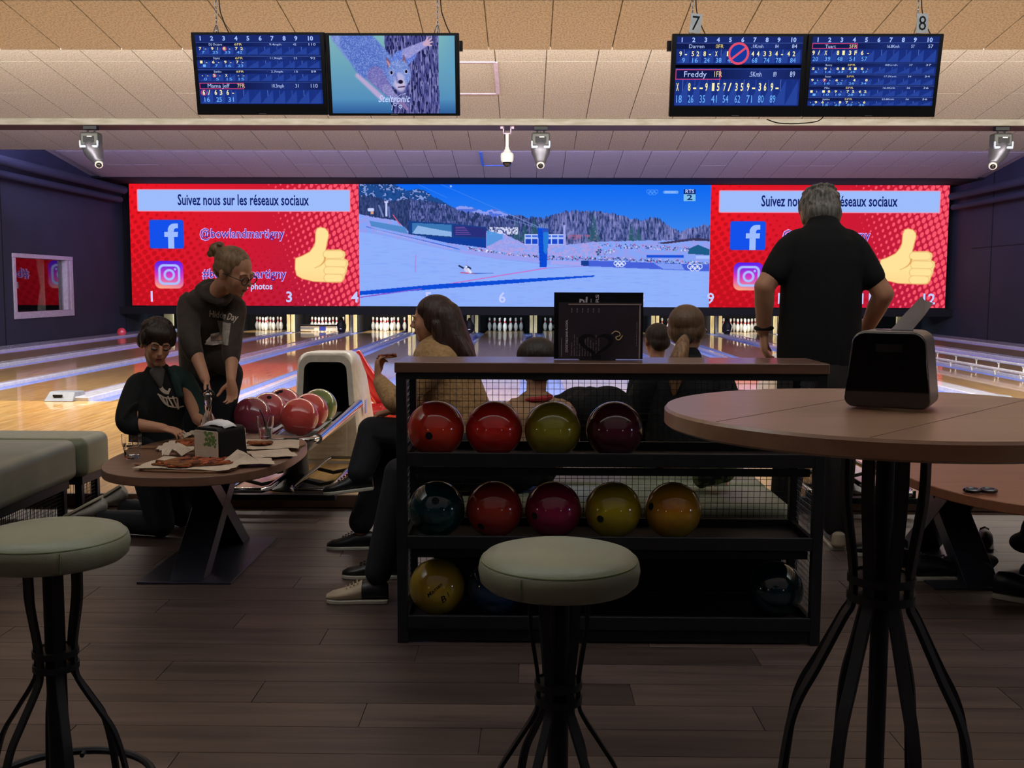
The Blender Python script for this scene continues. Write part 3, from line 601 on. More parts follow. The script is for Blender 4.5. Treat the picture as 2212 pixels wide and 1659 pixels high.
    p.fill(p.circ(585,50,6),'a0c4ff'); p.fill(p.rect(180,145,192,236,2),'c8d0ff'); p.fill(p.rect(174,142,198,152,2),'c8d0ff'); p.fill(p.seg(140,170,165,235,5),'8090d0',.8); p.fill(p.seg(200,180,205,238,6),'7088d0',.7); p.fill(p.seg(228,228,272,290,3),'d06080'); p.fill(p.rect(70,185,110,205,3,8),'c8d0ff'); p.fill(p.rect(88,205,106,222,2),'d8a080')
    p.fill(p.poly([(1120,306),(1140,300),(1190,312),(1186,400),(1178,548),(1136,548)]),'0b4ad2'); p.fill(p.poly([(1156,330),(1190,316),(1186,420),(1176,470),(1158,450)]),'2f86dc',.8); p.fill(p.rect(1150,312,1190,330,3),'2a50c0')
    for k in range(5): p.fill(p.seg(1135+k*11,304,1130+k*12,272+abs(k-2)*5,3),'8aa4d8',.8)
    for k in range(9): p.fill(p.seg(1132,330+k*24,1150,333+k*24,1.5),'0836a8',.8)
    p.fill(p.seg(366,475,362,580,3),'a88ae0'); p.fill(p.seg(684,482,684,540,2),'a09af0')
    p.fill(p.seg(20,738,500,664,3.5),'b868c8'); p.fill(p.seg(500,664,1180,552,3),'c86cc4'); p.fill(p.seg(1180,552,1420,540,1.5),'a080e0')
    p.fill(p.poly([(15,700),(500,655),(1000,622),(1480,596),(1470,606),(1000,646),(500,684),(15,725)]),'0c4cd6')
    p.fill(p.seg(20,738,400,684,3),'7f5ad4')
    p.fill(p.seg(635,540,672,560,5),'1c2450'); p.fill(p.seg(680,542,705,556,6),'26305c'); p.fill(p.seg(672,560,690,580,9),'c8c8e8'); p.fill(p.seg(692,560,708,582,7),'e0e0f4'); p.fill(p.seg(650,582,690,586,4),'c06098'); p.fill(p.circ(680,545,7),'dfe6ff'); p.fill(p.seg(712,587,848,585,3.5,1),'3a5cc0'); p.fill(p.seg(640,583,740,590,1.6),'b06090')
    return p
SX0,SX1,SZ0,SZ1,SY=-10.22,10.75,.822,3.978,27.0
xa,xb=-4.308,4.70
M['screen']=vmat('screen_picture',LED)
sc_=thing('led_wall','huge screen above the pins, ski race between two red social media panels','screen',(.2,SY,SZ0))
MB().b2((SX0-.02,SY+.02,SZ0-.02),(SX1+.02,SY+.16,SZ1+.02)).build('cabinet',M['dark'],sc_)
rp=red_panel()
def mkplane(a,b): return lambda u,v:(a-.2+(b-a)*u,np.zeros_like(u),(SZ1-SZ0)*v)
o=bpy.data.objects.new('picture_panel',rp.mesh('picture_panel',mkplane(SX0,xa),M['screen'])); C.objects.link(o); o.parent=sc_; o['label']='red panel with white banner, badges and thumb, left of the ski picture'
o2=o.copy(); C.objects.link(o2); o2.location=((xb-SX0),0,0); o2.scale=((SX1-xb)/(xa-SX0),1,1); o2.location.x=xb-.2-(SX0-.2)*o2.scale.x; o2['label']='red panel with white banner, badges and thumb, right of the ski picture'
o=bpy.data.objects.new('picture_panel',ski().mesh('picture_panel',mkplane(xa,xb),M['screen'])); C.objects.link(o); o.parent=sc_; o['label']='ski race picture under a deep blue sky'
M['txnavy']=emat('banner_letters','16246e',LED); M['txlil']=emat('letter_outline','d8a8f8',LED); M['txblue']=emat('navy_letters','1c2a9c',LED); M['txf']=emat('pale_blue_letter','9cbcff',LED); M['txnum']=emat('lane_number','c4ccff',LED)
for a,b in ((SX0,xa),(xb,SX1)):
    k=(b-a)/500; kz=(SZ1-SZ0)/267; f=lambda y:(lambda u,v:(a+u*k,SY-y,SZ1-v*kz))
    def fl_(y): return lambda u,v:(a+u*k,SY-y,SZ1+v*kz)   # v negative downwards
    lettering([('Suivez nous sur les réseaux sociaux',249,-39,23,286,'C',0,.02)],fl_(.012)).build('banner_text',M['txnavy'],sc_)
    lettering([('@bowlandmartigny',245,-111,20,186,'C',0,.035),('#bowlandmartigny',248,-198,20,186,'C',0,.035)],fl_(.012)).build('text_outline',M['txlil'],sc_)
    lettering([('@bowlandmartigny',245,-111,19,182,'C',0,-.004),('#bowlandmartigny',248,-198,19,182,'C',0,-.004)],fl_(.02)).build('account_text',M['txblue'],sc_)
    lettering([('Partage tes photos',245,-225,14,128,'C',0,.02)],fl_(.012)).build('caption_text',M['txnum'],sc_)
    fm=MB(); F=fl_(.012)
    fm.prism([(83,-143),(83,-118),(75,-118),(75,-107),(83,-107),(83,-100),(86,-94),(91,-90),(97,-89),(105,-89),(105,-99),(100,-99),(97,-101),(96,-104),(96,-107),(105,-107),(104,-118),(96,-118),(96,-143)],(0,.004),lambda u,v,t:(F(u,v)[0],F(u,v)[1]-t,F(u,v)[2]))
    fm.build('badge_letter',M['txf'],sc_)
# lane numbers, given as metres along the wall
nx=[-9.70,-7.95,-6.13,-4.43,-2.53,-.62,1.2,2.95,4.74,6.62,8.72,10.33]
lettering([(str(i+1),nx[i],1.04,.265,None,'C',0,.02) for i in range(12)],lambda u,v:(u,SY-.03,v)).build('lane_numbers',M['txnum'],sc_)
lettering([('RTS',4.155,3.765,.09,.22,'C',0,.02),],lambda u,v:(u,SY-.02,v)).build('channel_text',M['txnum'],sc_)
lettering([('2',4.155,3.61,.13,.14,'C',0,.02),],lambda u,v:(u,SY-.02,v)).build('channel_number',M['txnavy'],sc_)
lettering([('Direct',3.667,3.752,.045,.26)],lambda u,v:(u,SY-.02,v)).build('live_text',M['txnum'],sc_)
MB().b2((XL,SY-.02,.60),(XR,SY+.10,SZ0-.03)).build('masking_panel',M['dark'],label='black masking strip under the big screen above the pins',cat='panel')
mb=MB(); mb.b2((SX0-.1,SY+.0,SZ1+.02),(SX1+.1,SY+.1,SZ1+.07))
for k in range(14): mb.b2((SX0+.8+k*1.5,SY-.03,SZ1+.0),(SX0+.84+k*1.5,SY+.1,SZ1+.3))
mb.build('screen_hanger',M['black'],label='black rail and brackets holding the big screen from above',cat='rail')
MB().b2((XL,SY+.16,SZ1+.0),(XR,SY+.3,5)).build('wall_upper_back',M['dark'],kind='structure')
# ---------------------------------------------------------------- hanging score monitors
def monitor(cx,cz,label,pict,w_=.935,h_=.56):
    t=thing('score_monitor',label,'monitor',(cx,7.5,cz),0,'score monitors hanging over the approach',rx=R(12))
    MB().b2((-w_/2,0,-h_/2),(w_/2,.05,h_/2)).build('housing',M['black'],t,bevel=.006,world=False)
    MB().b2((-.02,-.004,-h_/2+.006),(.02,0,-h_/2+.012)).build('logo_bar',M['steel'],t,world=False)
    MB().b2((-.2,.05,-.12),(.2,.10,.16)).build('rear_bulge',M['rubber'],t,bevel=.01,world=False)
    o=bpy.data.objects.new('display',pict[0]); C.objects.link(o); o.parent=t
    return t
M['tvpic']=vmat('monitor_picture',TVE); M['txw']=emat('pale_digits','bcd0ff',TVE); M['txy']=emat('cream_digits','fff4b0',TVE); M['txc']=emat('blue_digits','6fb4ff',TVE); M['txhead']=emat('heading_digits','a8c4ff',TVE); M['txred']=emat('highlight_frame','d0447c',TVE); M['txg']=emat('yellow_frames','e8d48a',TVE)
def scorepic(rows,black=None,H=1):
    """rows: list of (name band top, band bottom, cells bottom, bigness)"""
    p=Pic(300,168,0,1000,0,560); X,Y=p.X,p.Y; t=np.clip(Y/560,0,1)[...,None]; p.c[...]=p.col('16245e')*(1-t)+p.col('1c3488')*t
    st=((X-Y*.8)/95)%1; p.fill(np.clip(np.abs(st-.5)*2-.2,0,1),'24409a',.35)
    p.fill(p.rect(0,0,1000,54,2),'1a2a6c'); 
    for a,b,c in rows:
        p.fill(p.rect(-5,a,1005,b,2),'101a4c'); p.fill((X>300)*(Y>a)*(Y<b)*np.clip(1-np.abs((X-700)/400),0,1),'284096',.6); p.fill(p.rect(-5,a-2,1005,a+1,1.5),'5a74c0',.7)
        for k in range(10):
            x0=8+k*98; p.fill(p.rect(x0,b+3,x0+96,c-3,2),'1a3080',.85); p.fill(p.poly([(x0,c-3),(x0+96,b+6),(x0+96,c-3)]),'2a48a0',.8); p.fill(p.rect(x0+54,b+4,x0+56,b+(c-b)*.45,1.5),'7a98e0',.8)
        p.fill(p.rect(-5,c-2,1005,c+2,1.5),'0a123c')
    if black: p.fill(p.rect(-5,black[0],1005,black[1],2),'000004')
    return p
def place_score(t,p,items,w_=.875,sz0=-.205,sz1=.262):
    f=lambda u,v:((u-.5)*w_,-.003*np.ones_like(u),sz0+(sz1-sz0)*v); me=p.mesh('display',f,M['tvpic'])
    o=bpy.data.objects.new('display',me); C.objects.link(o); o.parent=t
    F=lambda y:(lambda a,b:((a/1000-.5)*w_,-y,sz1+(b/560)*(sz1-sz0)))
    for key,nm in (('h','heading_digits'),('w','player_text'),('g','frame_text'),('y','throw_digits'),('c','total_digits')):
        it=[(s,x,-y,h,wd,'C',0,b_) for (kk,s,x,y,h,wd,b_) in items if kk==key]
        if it: lettering(it,F(.006)).build(nm,M[{'h':'txhead','w':'txw','g':'txg','y':'txy','c':'txc'}[key]],t,world=False,kind='stuff')
    return F(.005)
def header(): return [('h',str(i+1),x,29,34,None,.03) for i,x in enumerate((42,134,230,328,424,522,618,714,808,925))]
def rowitems(name,fr,spd,a,b,ya,yt,ys,thr,tot,h,hs,nx_=160,fx=342,big=1,wn=None):
    it=[('w',name,nx_,ya,hs,wn,0),('g',fr,fx,ya,hs,62,0),('w',spd,640,ya,hs*.9,96,0),('w',a,795,ya,hs*.9,26*len(a)/2,0),('w',b,935,ya,hs,30*len(b)/2+10,0)]
    for x,s in thr: it.append(('y',s,x,yt,h,None if s in '-/' else 20,.02))
    for x,s in tot: it.append(('c',s,x,ys,h,22*len(s),.0))
    return it
def cols(spec,y=0,dx=0): # spec list of pairs -> positions
    out=[]
    for k,s in enumerate(spec):
        x0=35+k*97+dx
        if s=='X' : out.append((x0,'X'))
        else:
            if s[0]!=' ': out.append((x0,s[0]))
            if len(s)>1 and s[1]!=' ': out.append((x0+43,s[1]))
    return out
def tots(l,dx=0): return [(58+k*97+dx,s) for k,s in enumerate(l) if s]
def mk_mon(cx,cz,label):
    w_,h_=.935,.56
    t=thing('score_monitor',label,'monitor',(cx,7.5,cz),0,'score monitors hanging over the approach',rx=R(12))
    MB().b2((-w_/2,0,-h_/2),(w_/2,.05,h_/2)).build('housing',M['black'],t,bevel=.006,world=False)
    MB().b2((-.025,-.003,-h_/2+.008),(.025,0,-h_/2+.013)).build('logo_bar',M['grey'],t,world=False)
    MB().b2((-.2,.05,-.12),(.2,.10,.16)).build('rear_bulge',M['rubber'],t,bevel=.01,world=False)
    return t
def box_outline(x0,y0,x1,y1,wd,F,t):
    mb=MB()
    for a,b,c,d in ((x0,y0,x1,y0+wd),(x0,y1-wd,x1,y1),(x0,y0,x0+wd,y1),(x1-wd,y0,x1,y1)): mb.add([F(a,-b),F(c,-b),F(c,-d),F(a,-d)],[(0,1,2,3)])
    mb.build('highlight_frame',M['txred'],t,world=False)
def ringm(x,y,r,F,t,m='txred'):
    mb=MB(); n=20; vs=[]
    for k in range(n):
        a=2*math.pi*k/n; vs+= [F(x+r*math.cos(a),-y+r*math.sin(a)),F(x+r*.8*math.cos(a),-y+r*.8*math.sin(a))]
    mb.add(vs,[(2*k,(2*k+2)%(2*n),(2*k+3)%(2*n),2*k+1) for k in range(n)]); mb.build('highlight_ring',M[m],t,world=False)
# monitor 1
t=mk_mon(-1.885,2.81,'leftmost hanging monitor showing four players in blue score rows')
p=scorepic([(60,92,160),(170,202,268),(280,310,375),(382,440,558)])
it=header()+rowitems('DJ Octave','6FR','9.4mph','42','110',76,110,140,cols(['7-','9/','8-','72']),tots(['7','25','33','42']),22,18)\
 +rowitems('Styxz','6FR','11.9mph','23','92',186,218,248,cols(['1-','6-','9-','7-']),tots(['1','7','16','23']),22,18)\
 +rowitems('Senku','6FR','2.7mph','15','59',295,326,356,cols(['--','5-','X','--']),tots(['0','5','15','15']),22,18)\
 +rowitems('Mama Jeff','7FR','10.3mph','31','110',411,466,524,cols(['6/','63','6-']),tots(['16','25','31']),38,32)
F=place_score(t,p,it); box_outline(5,386,365,436,5,F,t); ringm(229,110,18,F,t); ringm(132,326,16,F,t); ringm(35,466,24,F,t)
tv1=t
# monitor 2: squirrel
def squirrel():
    p=Pic(420,240,1115,2125,300,890); X,Y=p.X,p.Y
    t=np.clip((Y-300)/590,0,1)[...,None]; p.c[...]=p.col('7fb4b8')*(1-t)+p.col('4a86bc')*t; p.fill(np.clip((Y-780)/130,0,1),'234a86',.8); p.fill(np.clip((X-1990)/135,0,1)*(Y<600),'5a9cc8',.6)
    wob=(p.noise(40,90,4)-.5)*30; k=p.prof([(1500,0),(2200,0)])
    tr=(X+wob*.3>1560+np.clip(Y-640,0,300)*.2)*(X<1992+wob*.3); n=p.noise(9,60,1); n2=p.noise(5,30,2)
    p.fill(tr,'4a4c8c'); p.fill(tr*np.clip(n*2.4-1,0,1),'8f8fc8',.85); p.fill(tr*(n2>.6),'161a44',.9)
    f1=p.noise(6,5,6); f2=p.noise(12,9,7)
    def fur(m,c1,c2,a=1): p.fill(m,c1,a); p.fill(m*np.clip(f1*2-.7,0,1),c2,.75*a)
    fur(p.seg(1200,300,1290,430,70,60,20),'7088cc','98acea'); 
    fur(p.seg(1380,390,1560,560,125,110,14),'5470c0','93a8ea'); fur(p.seg(1290,350,1420,520,90,110,16),'4e6abc','90a6ea')
    fur(p.seg(1480,600,1580,720,70,40,14),'6a68b0','9a92cc'); p.fill(p.seg(1330,600,1520,770,16,22,16),'c4a8d4',.9); fur(p.seg(1560,700,1660,800,34,22,8),'7c7ab8','b0a8d8')
    fur(p.seg(1690,480,1760,440,70,52,12),'5470cc','92a8f4'); fur(p.seg(1740,430,1880,365,40,24,8),'8c8ed0','b8b0dc')
    for dx,dy in ((60,-35),(66,-8),(58,18),(34,-48)): p.fill(p.seg(1880,365,1880+dx,365+dy-10,11,5,4),'caa8c4')
    for x0,x1 in ((1572,1600),(1712,1716)): p.fill(p.seg(x0,470 if x0<1600 else 450,x1,535 if x0<1600 else 520,6,22,4),'7a5a78'); p.fill(p.seg(x0+4,490,x1,530,4,12,4),'d0a0a8',.8)
    fur(p.circ(1668,592,94,112,10),'6680c8','a2b4ec'); p.fill(p.seg(1672,620,1680,690,42,36,24),'b8b4e0',.9); p.fill(p.circ(1672,665,48,40,20),'c8bcdc',.8)
    for ex in (1608,1728): p.fill(p.circ(ex,572 if ex>1700 else 580,15,18,5),'c0b8e0'); p.fill(p.circ(ex,570 if ex>1700 else 578,10,13,3),'0a0c1c')
    p.fill(p.circ(1680,648,20,15,5),'1a1830'); p.fill(p.seg(1660,690,1712,684,5,w=4),'4a3a60'); p.fill(p.seg(1640,590,1655,650,8,w=14),'3a4ca0',.5)
    fur(p.seg(1670,790,1730,860,20,12,6),'7a68a0','a890c0')
    return p
t=mk_mon(-.945,2.805,'hanging monitor showing a grey squirrel clinging to a tree trunk')
F=place_score(t,squirrel(),[],sz0=-.262,sz1=.262)
g=lambda a,b:(((a-1115)/1010-.5)*.875,-.006,.262+((b+300)/590)*.524)
mb=lettering([('Steltronic',1625,-780,52,262,'C',.35,.01)],g); mb.build('picture_lettering',M['txw'],t,world=False)
mb=MB()
def rr(cx,cy,r):
    n=24; vs=[]
    for k in range(n):
        a=2*math.pi*k/n; vs+=[g(cx+r*math.cos(a),-cy+r*math.sin(a)),g(cx+r*.66*math.cos(a),-cy+r*.66*math.sin(a))]
    mb.add(vs,[(2*k,(2*k+2)%(2*n),(2*k+3)%(2*n),2*k+1) for k in range(n)])
rr(1630,822,13); rr(1672,838,14)
pts=[(1720,738),(1680,745),(1645,770),(1618,810),(1600,865)]
for k in range(4):
    a,b=pts[k],pts[k+1]; mb.add([g(a[0],-a[1]-3),g(b[0]-3,-b[1]),g(b[0]+3,-b[1]),g(a[0],-a[1]+3)],[(0,1,2,3)])
mb.build('picture_emblem',M['txw'],t,world=False); tv2=t
# monitor 3
t=mk_mon(1.475,2.80,'hanging monitor with two players and a crossed-out ball icon')
p=scorepic([(54,100,218),(262,342,556)],(226,252))
it=header()+rowitems('Darren','0FR','.1Kmh','84','84',80,140,192,cols(['9-','52','8-','X','1 ','','44','33','4-','42']) if False else [(35,'9'),(78,'-'),(132,'5'),(172,'2'),(226,'8'),(268,'-'),(318,'X'),(412,'1'),(608,'4'),(650,'4'),(702,'3'),(746,'3'),(796,'4'),(840,'-'),(892,'4'),(934,'2')],[(60,'9'),(152,'16'),(246,'24'),(340,'38'),(432,'42'),(625,'68'),(720,'74'),(815,'78'),(930,'84')],38,30)\
 +rowitems('Freddy','1FR','.5Kmh','89','89',304,408,506,[(22,'X'),(116,'8'),(160,'-'),(212,'-'),(254,'9'),(308,'1'),(348,'5'),(400,'7'),(440,'/'),(494,'3'),(538,'5'),(588,'9'),(632,'-'),(682,'3'),(724,'6'),(778,'9'),(820,'-')],[(38,'18'),(132,'26'),(226,'35'),(320,'41'),(412,'54'),(508,'62'),(602,'71'),(696,'80'),(790,'89')],62,46)
F=place_score(t,p,it); box_outline(2,262,362,345,6,F,t)
mb=MB(); n=32; cx,cy,r=494,136,84; vs=[]
asp=1.0
F8=lambda a,b:((a/1000-.5)*.875,-.009,.262+(b/560)*.467)
disc=[F8(cx+66*math.cos(2*math.pi*k/n),-cy+70*math.sin(2*math.pi*k/n)) for k in range(n)]; MB().add(disc,[tuple(range(n))]).build('ball_icon',emat('ball_icon','16389c',TVE),t,world=False)
F9=lambda a,b:((a/1000-.5)*.875,-.011,.262+(b/560)*.467)
for k in range(n):
    a=2*math.pi*k/n; vs+=[F9(cx+84*math.cos(a),-cy+90*math.sin(a)),F9(cx+66*math.cos(a),-cy+71*math.sin(a))]
mb.add(vs,[(2*k,(2*k+2)%(2*n),(2*k+3)%(2*n),2*k+1) for k in range(n)]); mb.add([F9(cx-60,-cy-38),F9(cx-50,-cy-52),F9(cx+60,-cy+38),F9(cx+50,-cy+52)],[(0,1,2,3)])
mb.build('prohibition_ring',emat('prohibition_ring','e0506c',TVE),t,world=False); tv3=t
# monitor 4
t=mk_mon(2.415,2.80,'rightmost hanging monitor listing five players in blue score rows')
p=scorepic([(50,100,208),(212,242,300),(306,334,392),(398,426,484),(490,518,558)])
it=header()+rowitems('Tuart','5FR','16.8Kmh','57','57',80,132,180,[(15,'9'),(56,'/'),(112,'X'),(208,'8'),(252,'1'),(304,'3'),(348,'F'),(400,'6'),(446,'-')],tots(['20','39','48','51','57'],-26),34,26,145,325)
for nm,sp,a,ya,yt,ys,th,to in (('Bunny','8Kmh','37',228,258,284,['5-','9-','81','51','8-'],['5','14','23','29','37']),('Susan','17.7Kmh','34',320,350,376,['9-','7-','6-',' 4',' 8'],['9','16','22','26','34']),('Mike','16.4Kmh','36',412,442,468,['1-','18','9-','72','62'],['1','10','19','28','36']),('Justine','23.8Kmh','36',504,530,550,['-9','6-','-8','7-','-6'],['9','15','23','30','36'])):
    it+=rowitems(nm,'5FR',sp,a,a,ya,yt,ys,cols(th,dx=-12),tots(to,-12),18,15,145,325)
F=place_score(t,p,it); box_outline(0,54,358,98,5,F,t); ringm(120,350,14,F,t); tv4=t
# mounting rails, chains, cables, lane number plates
def chain(x,y,z0,z1,lab):
    t=thing('hanging_chain',lab,'chain',(x,y,z0),group='monitor chains')
    mb=MB(); z=z0; k=0
    while z<z1:
        pts=[(x+(.010*math.cos(a) if k%2 else 0),y+(.010*math.cos(a) if not k%2 else 0),z+.022+.022*math.sin(a)) for a in [2*math.pi*i/10 for i in range(10)]]
        mb.tube(pts,.0028,6,closed=True); z+=.036; k+=1
    mb.build('chain_links',M['steel'],t,smooth=True,kind='stuff')
    h=MB(); h.tube(crv([(x-.004,y,z0-.002),(x-.028,y,z0+.02),(x-.022,y,z0+.08),(x,y,z0+.13),(x+.016,y,z0+.07),(x+.014,y,z0+.01)],5,True),.004,6,closed=True)
    h.build('carabiner',M['steel'],t,smooth=True)
    MB().tube(crv([(x+.03,y,z1),(x+.02,y,z0+.35),(x+.05,y+.0,z0+.16),(x+.12,y,z0+.02)],6),.004,6).build('cable',M['black'],t,smooth=True)
for x,l in ((-2.22,'chain holding the score monitor pair near its left end'),(-.64,'chain holding the squirrel monitor near its right end'),(1.17,'chain carrying the number 7 plate'),(2.76,'chain above the rightmost of the hanging score monitors')):
    chain(x,7.62,3.045,4.1,l)
for x0,x1,l in ((-2.30,-.46,'left'),(.99,2.83,'right')):
    MB().b2((x0,7.585,2.99),(x1,7.62,3.06)).build('mounting_rail',M['black'],bevel=.004,label='black rail carrying the %s pair of hanging monitors'%l,cat='rail',group='monitor rails')
for x,s,l,ro in ((1.185,'7','left of the two right monitors',.10),(2.775,'8','above the rightmost monitor',0)):
    t=thing('number_plate','white hanging plate with a black number %s %s'%(s,l),'sign',(x,7.57,3.17),group='lane number plates')
    mb=MB(); mb.b2((-.04,0,-.062),(.04,.004,.072)); M3=Matrix.Rotation(ro,4,'Y'); mb.v=[tuple(M3@Vector(v)) for v in mb.v]; mb.build('plate',M['white'],t,world=False)
    mb=lettering([(s,0,0,.1,.052,'C',0,.0)],lambda a,b:(a,-.002,b)); mb.v=[tuple(M3@Vector(v)) for v in mb.v]; mb.build('numeral',M['rubber'],t,world=False)
MB().tube(crv([(1.7,7.56,2.51),(1.78,7.56,2.485),(1.9,7.56,2.48),(2.05,7.56,2.495),(2.1,7.56,2.53)],6),.004,6).build('cable',M['black'],smooth=True,label='black cable sagging below the pair of right monitors',cat='cable')
M['headg']=mat('lamp_head_grey','6c6a74',.3,.5); M['boxg']=mat('lamp_box_grey','4c4e4c',.4)
# ceiling devices at the lip of the second louvre
def spot(x,s,lab):
    t=thing('moving_light',lab,'stage light',(x,15.6,3.655),group='moving lights')
    y=15.5
    MB().b2((x-.10,y-.05,3.60),(x+.10,y+.05,3.655)).build('bracket',M['black'],t,bevel=.004)
    for k in (-1,1): MB().cyl((x+k*.05,y,3.56),(x+k*.05,y,3.62),.012).build('clamp',M['black'],t)
    MB().box((x,y,3.46),(.27,.2,.2)).build('base_box',M['boxg'],t,bevel=.03)
    mb=MB(); mb.b2((x-.14,y-.115,3.33),(x+.14,y-.075,3.37)); mb.b2((x-.14,y-.115,3.33),(x-.115,y-.075,3.44)); mb.b2((x+.115,y-.115,3.33),(x+.14,y-.075,3.44)); mb.build('front_trim',mat('pale_blue_trim','c4d4ea',.4),t,bevel=.012)
    MB().b2((x-.08,y-.106,3.41),(x+.08,y-.1,3.5)).build('control_panel',M['black'],t); MB().b2((x-.02,y-.110,3.485),(x+.05,y-.106,3.5)).build('display',M['white'],t)
    MB().loft([(x,y,3.37),(x+s*.04,y-.01,3.27),(x+s*.10,y-.03,3.16)],[(.145,.12),(.135,.115),(.085,.08)],(1,0,0),20).build('lamp_head',M['headg'],t,smooth='all')
    c=Vector((x+s*.125,y-.06,3.10)); ax=Vector((s*.3,-.75,-.6)).normalized()
    MB().cyl(c-ax*.05,c+ax*.03,.058,20).build('lens_rim',M['white'],t,bevel=.006); MB().ell(c+ax*.02,(.042,.042,.042)).build('lens',M['darkglass'],t,smooth='all')
spot(-6.40,1,'silver moving light under the ceiling lip at the far left'); spot(.20,0,'silver moving light under the ceiling lip beside the dome camera'); spot(6.88,-1,'silver moving light under the ceiling lip at the far right')
t=thing('dome_camera','white dome security camera on a stem under the ceiling lip','camera',(-.29,15.5,3.655))
mb=MB(); mb.b2((-.39,15.47,3.62),(-.34,15.53,3.655)); mb.b2((-.24,15.47,3.62),(-.19,15.53,3.655)); mb.b2((-.35,15.47,3.55),(-.335,15.53,3.65)); mb.b2((-.245,15.47,3.55),(-.23,15.53,3.65)); mb.b2((-.35,15.47,3.545),(-.23,15.53,3.56)); mb.build('bracket',M['lilac'],t)
MB().cyl((-.29,15.5,3.56),(-.29,15.5,3.33),.024,20).build('stem',M['white'],t,smooth=True)
MB().lathe([(.028,.12),(.034,.09),(.06,.05),(.062,.045),(.09,.03),(.096,0),(.092,-.07),(.078,-.10)],(-.29,15.5,3.24),32).build('shell',M['white'],t,smooth=True)
MB().ell((-.29,15.5,3.145),(.066,.066,.078)).build('dome',M['darkglass'],t,smooth='all')
# ---------------------------------------------------------------- bowling balls
def ballmat(name,c1,c2,sc=3,rough=.12):
    return mat(name,c1,rough,coat=.8,noise=(c2,sc,(1,1,1.6),(.38,.62)))
def ball(c,m,label,group,holes=(),rot=(0,0,0),r=.1079):
    t=thing('bowling_ball',label,'ball',(c[0],c[1],c[2]-r),group=group)
    o=MB().ell(c,r,n=40,m=24).build('shell',m,t,smooth='all')
    for (a,e) in holes:   # azimuth from facing the camera (-Y), elevation, degrees
        d=Vector((math.sin(R(a))*math.cos(R(e)),-math.cos(R(a))*math.cos(R(e)),math.sin(R(e))))
        Mx=d.to_track_quat('Z','Y').to_matrix(); c_=Vector(c)+d*(r-.0001)
        MB().lathe([(.0135,-.002),(.0140,.0006),(.001,.0007)],c_,20,M=Mx).build('finger_hole',M['dark'],t,smooth=True)
    return t
BM=dict(or_=ballmat('orange_red_ball','d8402c','c2301f'),red=ballmat('red_ball','d32f2a','c2251f'),olive=ballmat('olive_yellow_ball','9c8f2c','857a20'),maroon=ballmat('maroon_ball','5c2033','451626'),
 green=ballmat('dark_green_ball','0f4a44','0a2c34',5),rust=ballmat('rust_red_ball','b03c2e','8f2a22',4),mag=ballmat('magenta_ball','961f4a','7c1a3e'),yel=ballmat('yellow_ball','b9a322','9c8a1c',4),yel2=ballmat('yellow_orange_ball','b8a01e','a8651c',3),
 yel3=ballmat('mustard_ball','b09a30','9a7a26',3),blue=ballmat('dark_blue_ball','143a66','0d2747',5),teal=ballmat('dark_teal_ball','0c2f36','08202a',4),
 wine=ballmat('wine_ball','a04050','822f40',3),rose=ballmat('rose_ball','cc5a62','b04850',3),rred=ballmat('coral_red_ball','e05850','c4443f',3),lime=ballmat('moss_green_ball','8a9a5c','6c7d40',4),pink=ballmat('coral_pink_ball','e8505c','d43e4c',3))
# ---------------------------------------------------------------- ball rack
RX0,RX1,RY0,RY1=-.473,1.091,3.765,4.145
rk=thing('ball_rack','long black metal ball rack with mesh back and wooden top','rack',(.31,3.955,0))
tb=MB().b2((RX0-.004,RY0-.006,1.008),(RX1+.004,RY1-.06,1.047)).build('top_board',M['walnut'],rk,bevel=.004)
for x in (RX0,RX1-.038):
    for y in (RY0,RY1-.038): MB().b2((x,y,0),(x+.038,y+.038,1.007)).build('post',M['blacksat'],rk,bevel=.003)
    MB().b2((x,RY0+.038,.975),(x+.038,RY1-.038,1.007)).build('side_rail',M['blacksat'],rk)
for y in (RY0,RY1-.038): MB().b2((RX0+.038,y,.985),(RX1-.038,y+.03,1.007)).build('top_rail',M['blacksat'],rk)
for z,l in ((.675,.04),(.367,.038),(.064,.04)):
    s=MB(); s.b2((RX0+.03,RY0+.006,z-.004),(RX1-.03,RY1-.02,z)); s.build('shelf',M['blacksat'],rk)
    MB().b2((RX0+.038,RY0+.0,z-.010),(RX1-.038,RY0+.018,z+l)).build('shelf_lip',M['blacksat'],rk,bevel=.002)
    MB().b2((RX0+.038,RY1-.03,z-.010),(RX1-.038,RY1-.012,z+l*.8)).build('shelf_lip',M['blacksat'],rk,bevel=.002)
    for x in (RX0+.02,RX1-.036): MB().b2((x,RY0+.03,z-.01),(x+.016,RY1-.03,z+.03)).build('side_rail',M['blacksat'],rk)
    MB().b2((RX0+.05,RY0+.02,z-.045),(RX1-.05,RY0+.035,z-.018)).build('under_rail',M['black'],rk)
MB().b2((RX0+.03,RY0+.012,.006),(RX1-.03,RY0+.03,.05)).build('kick_rail',M['blacksat'],rk,bevel=.002)
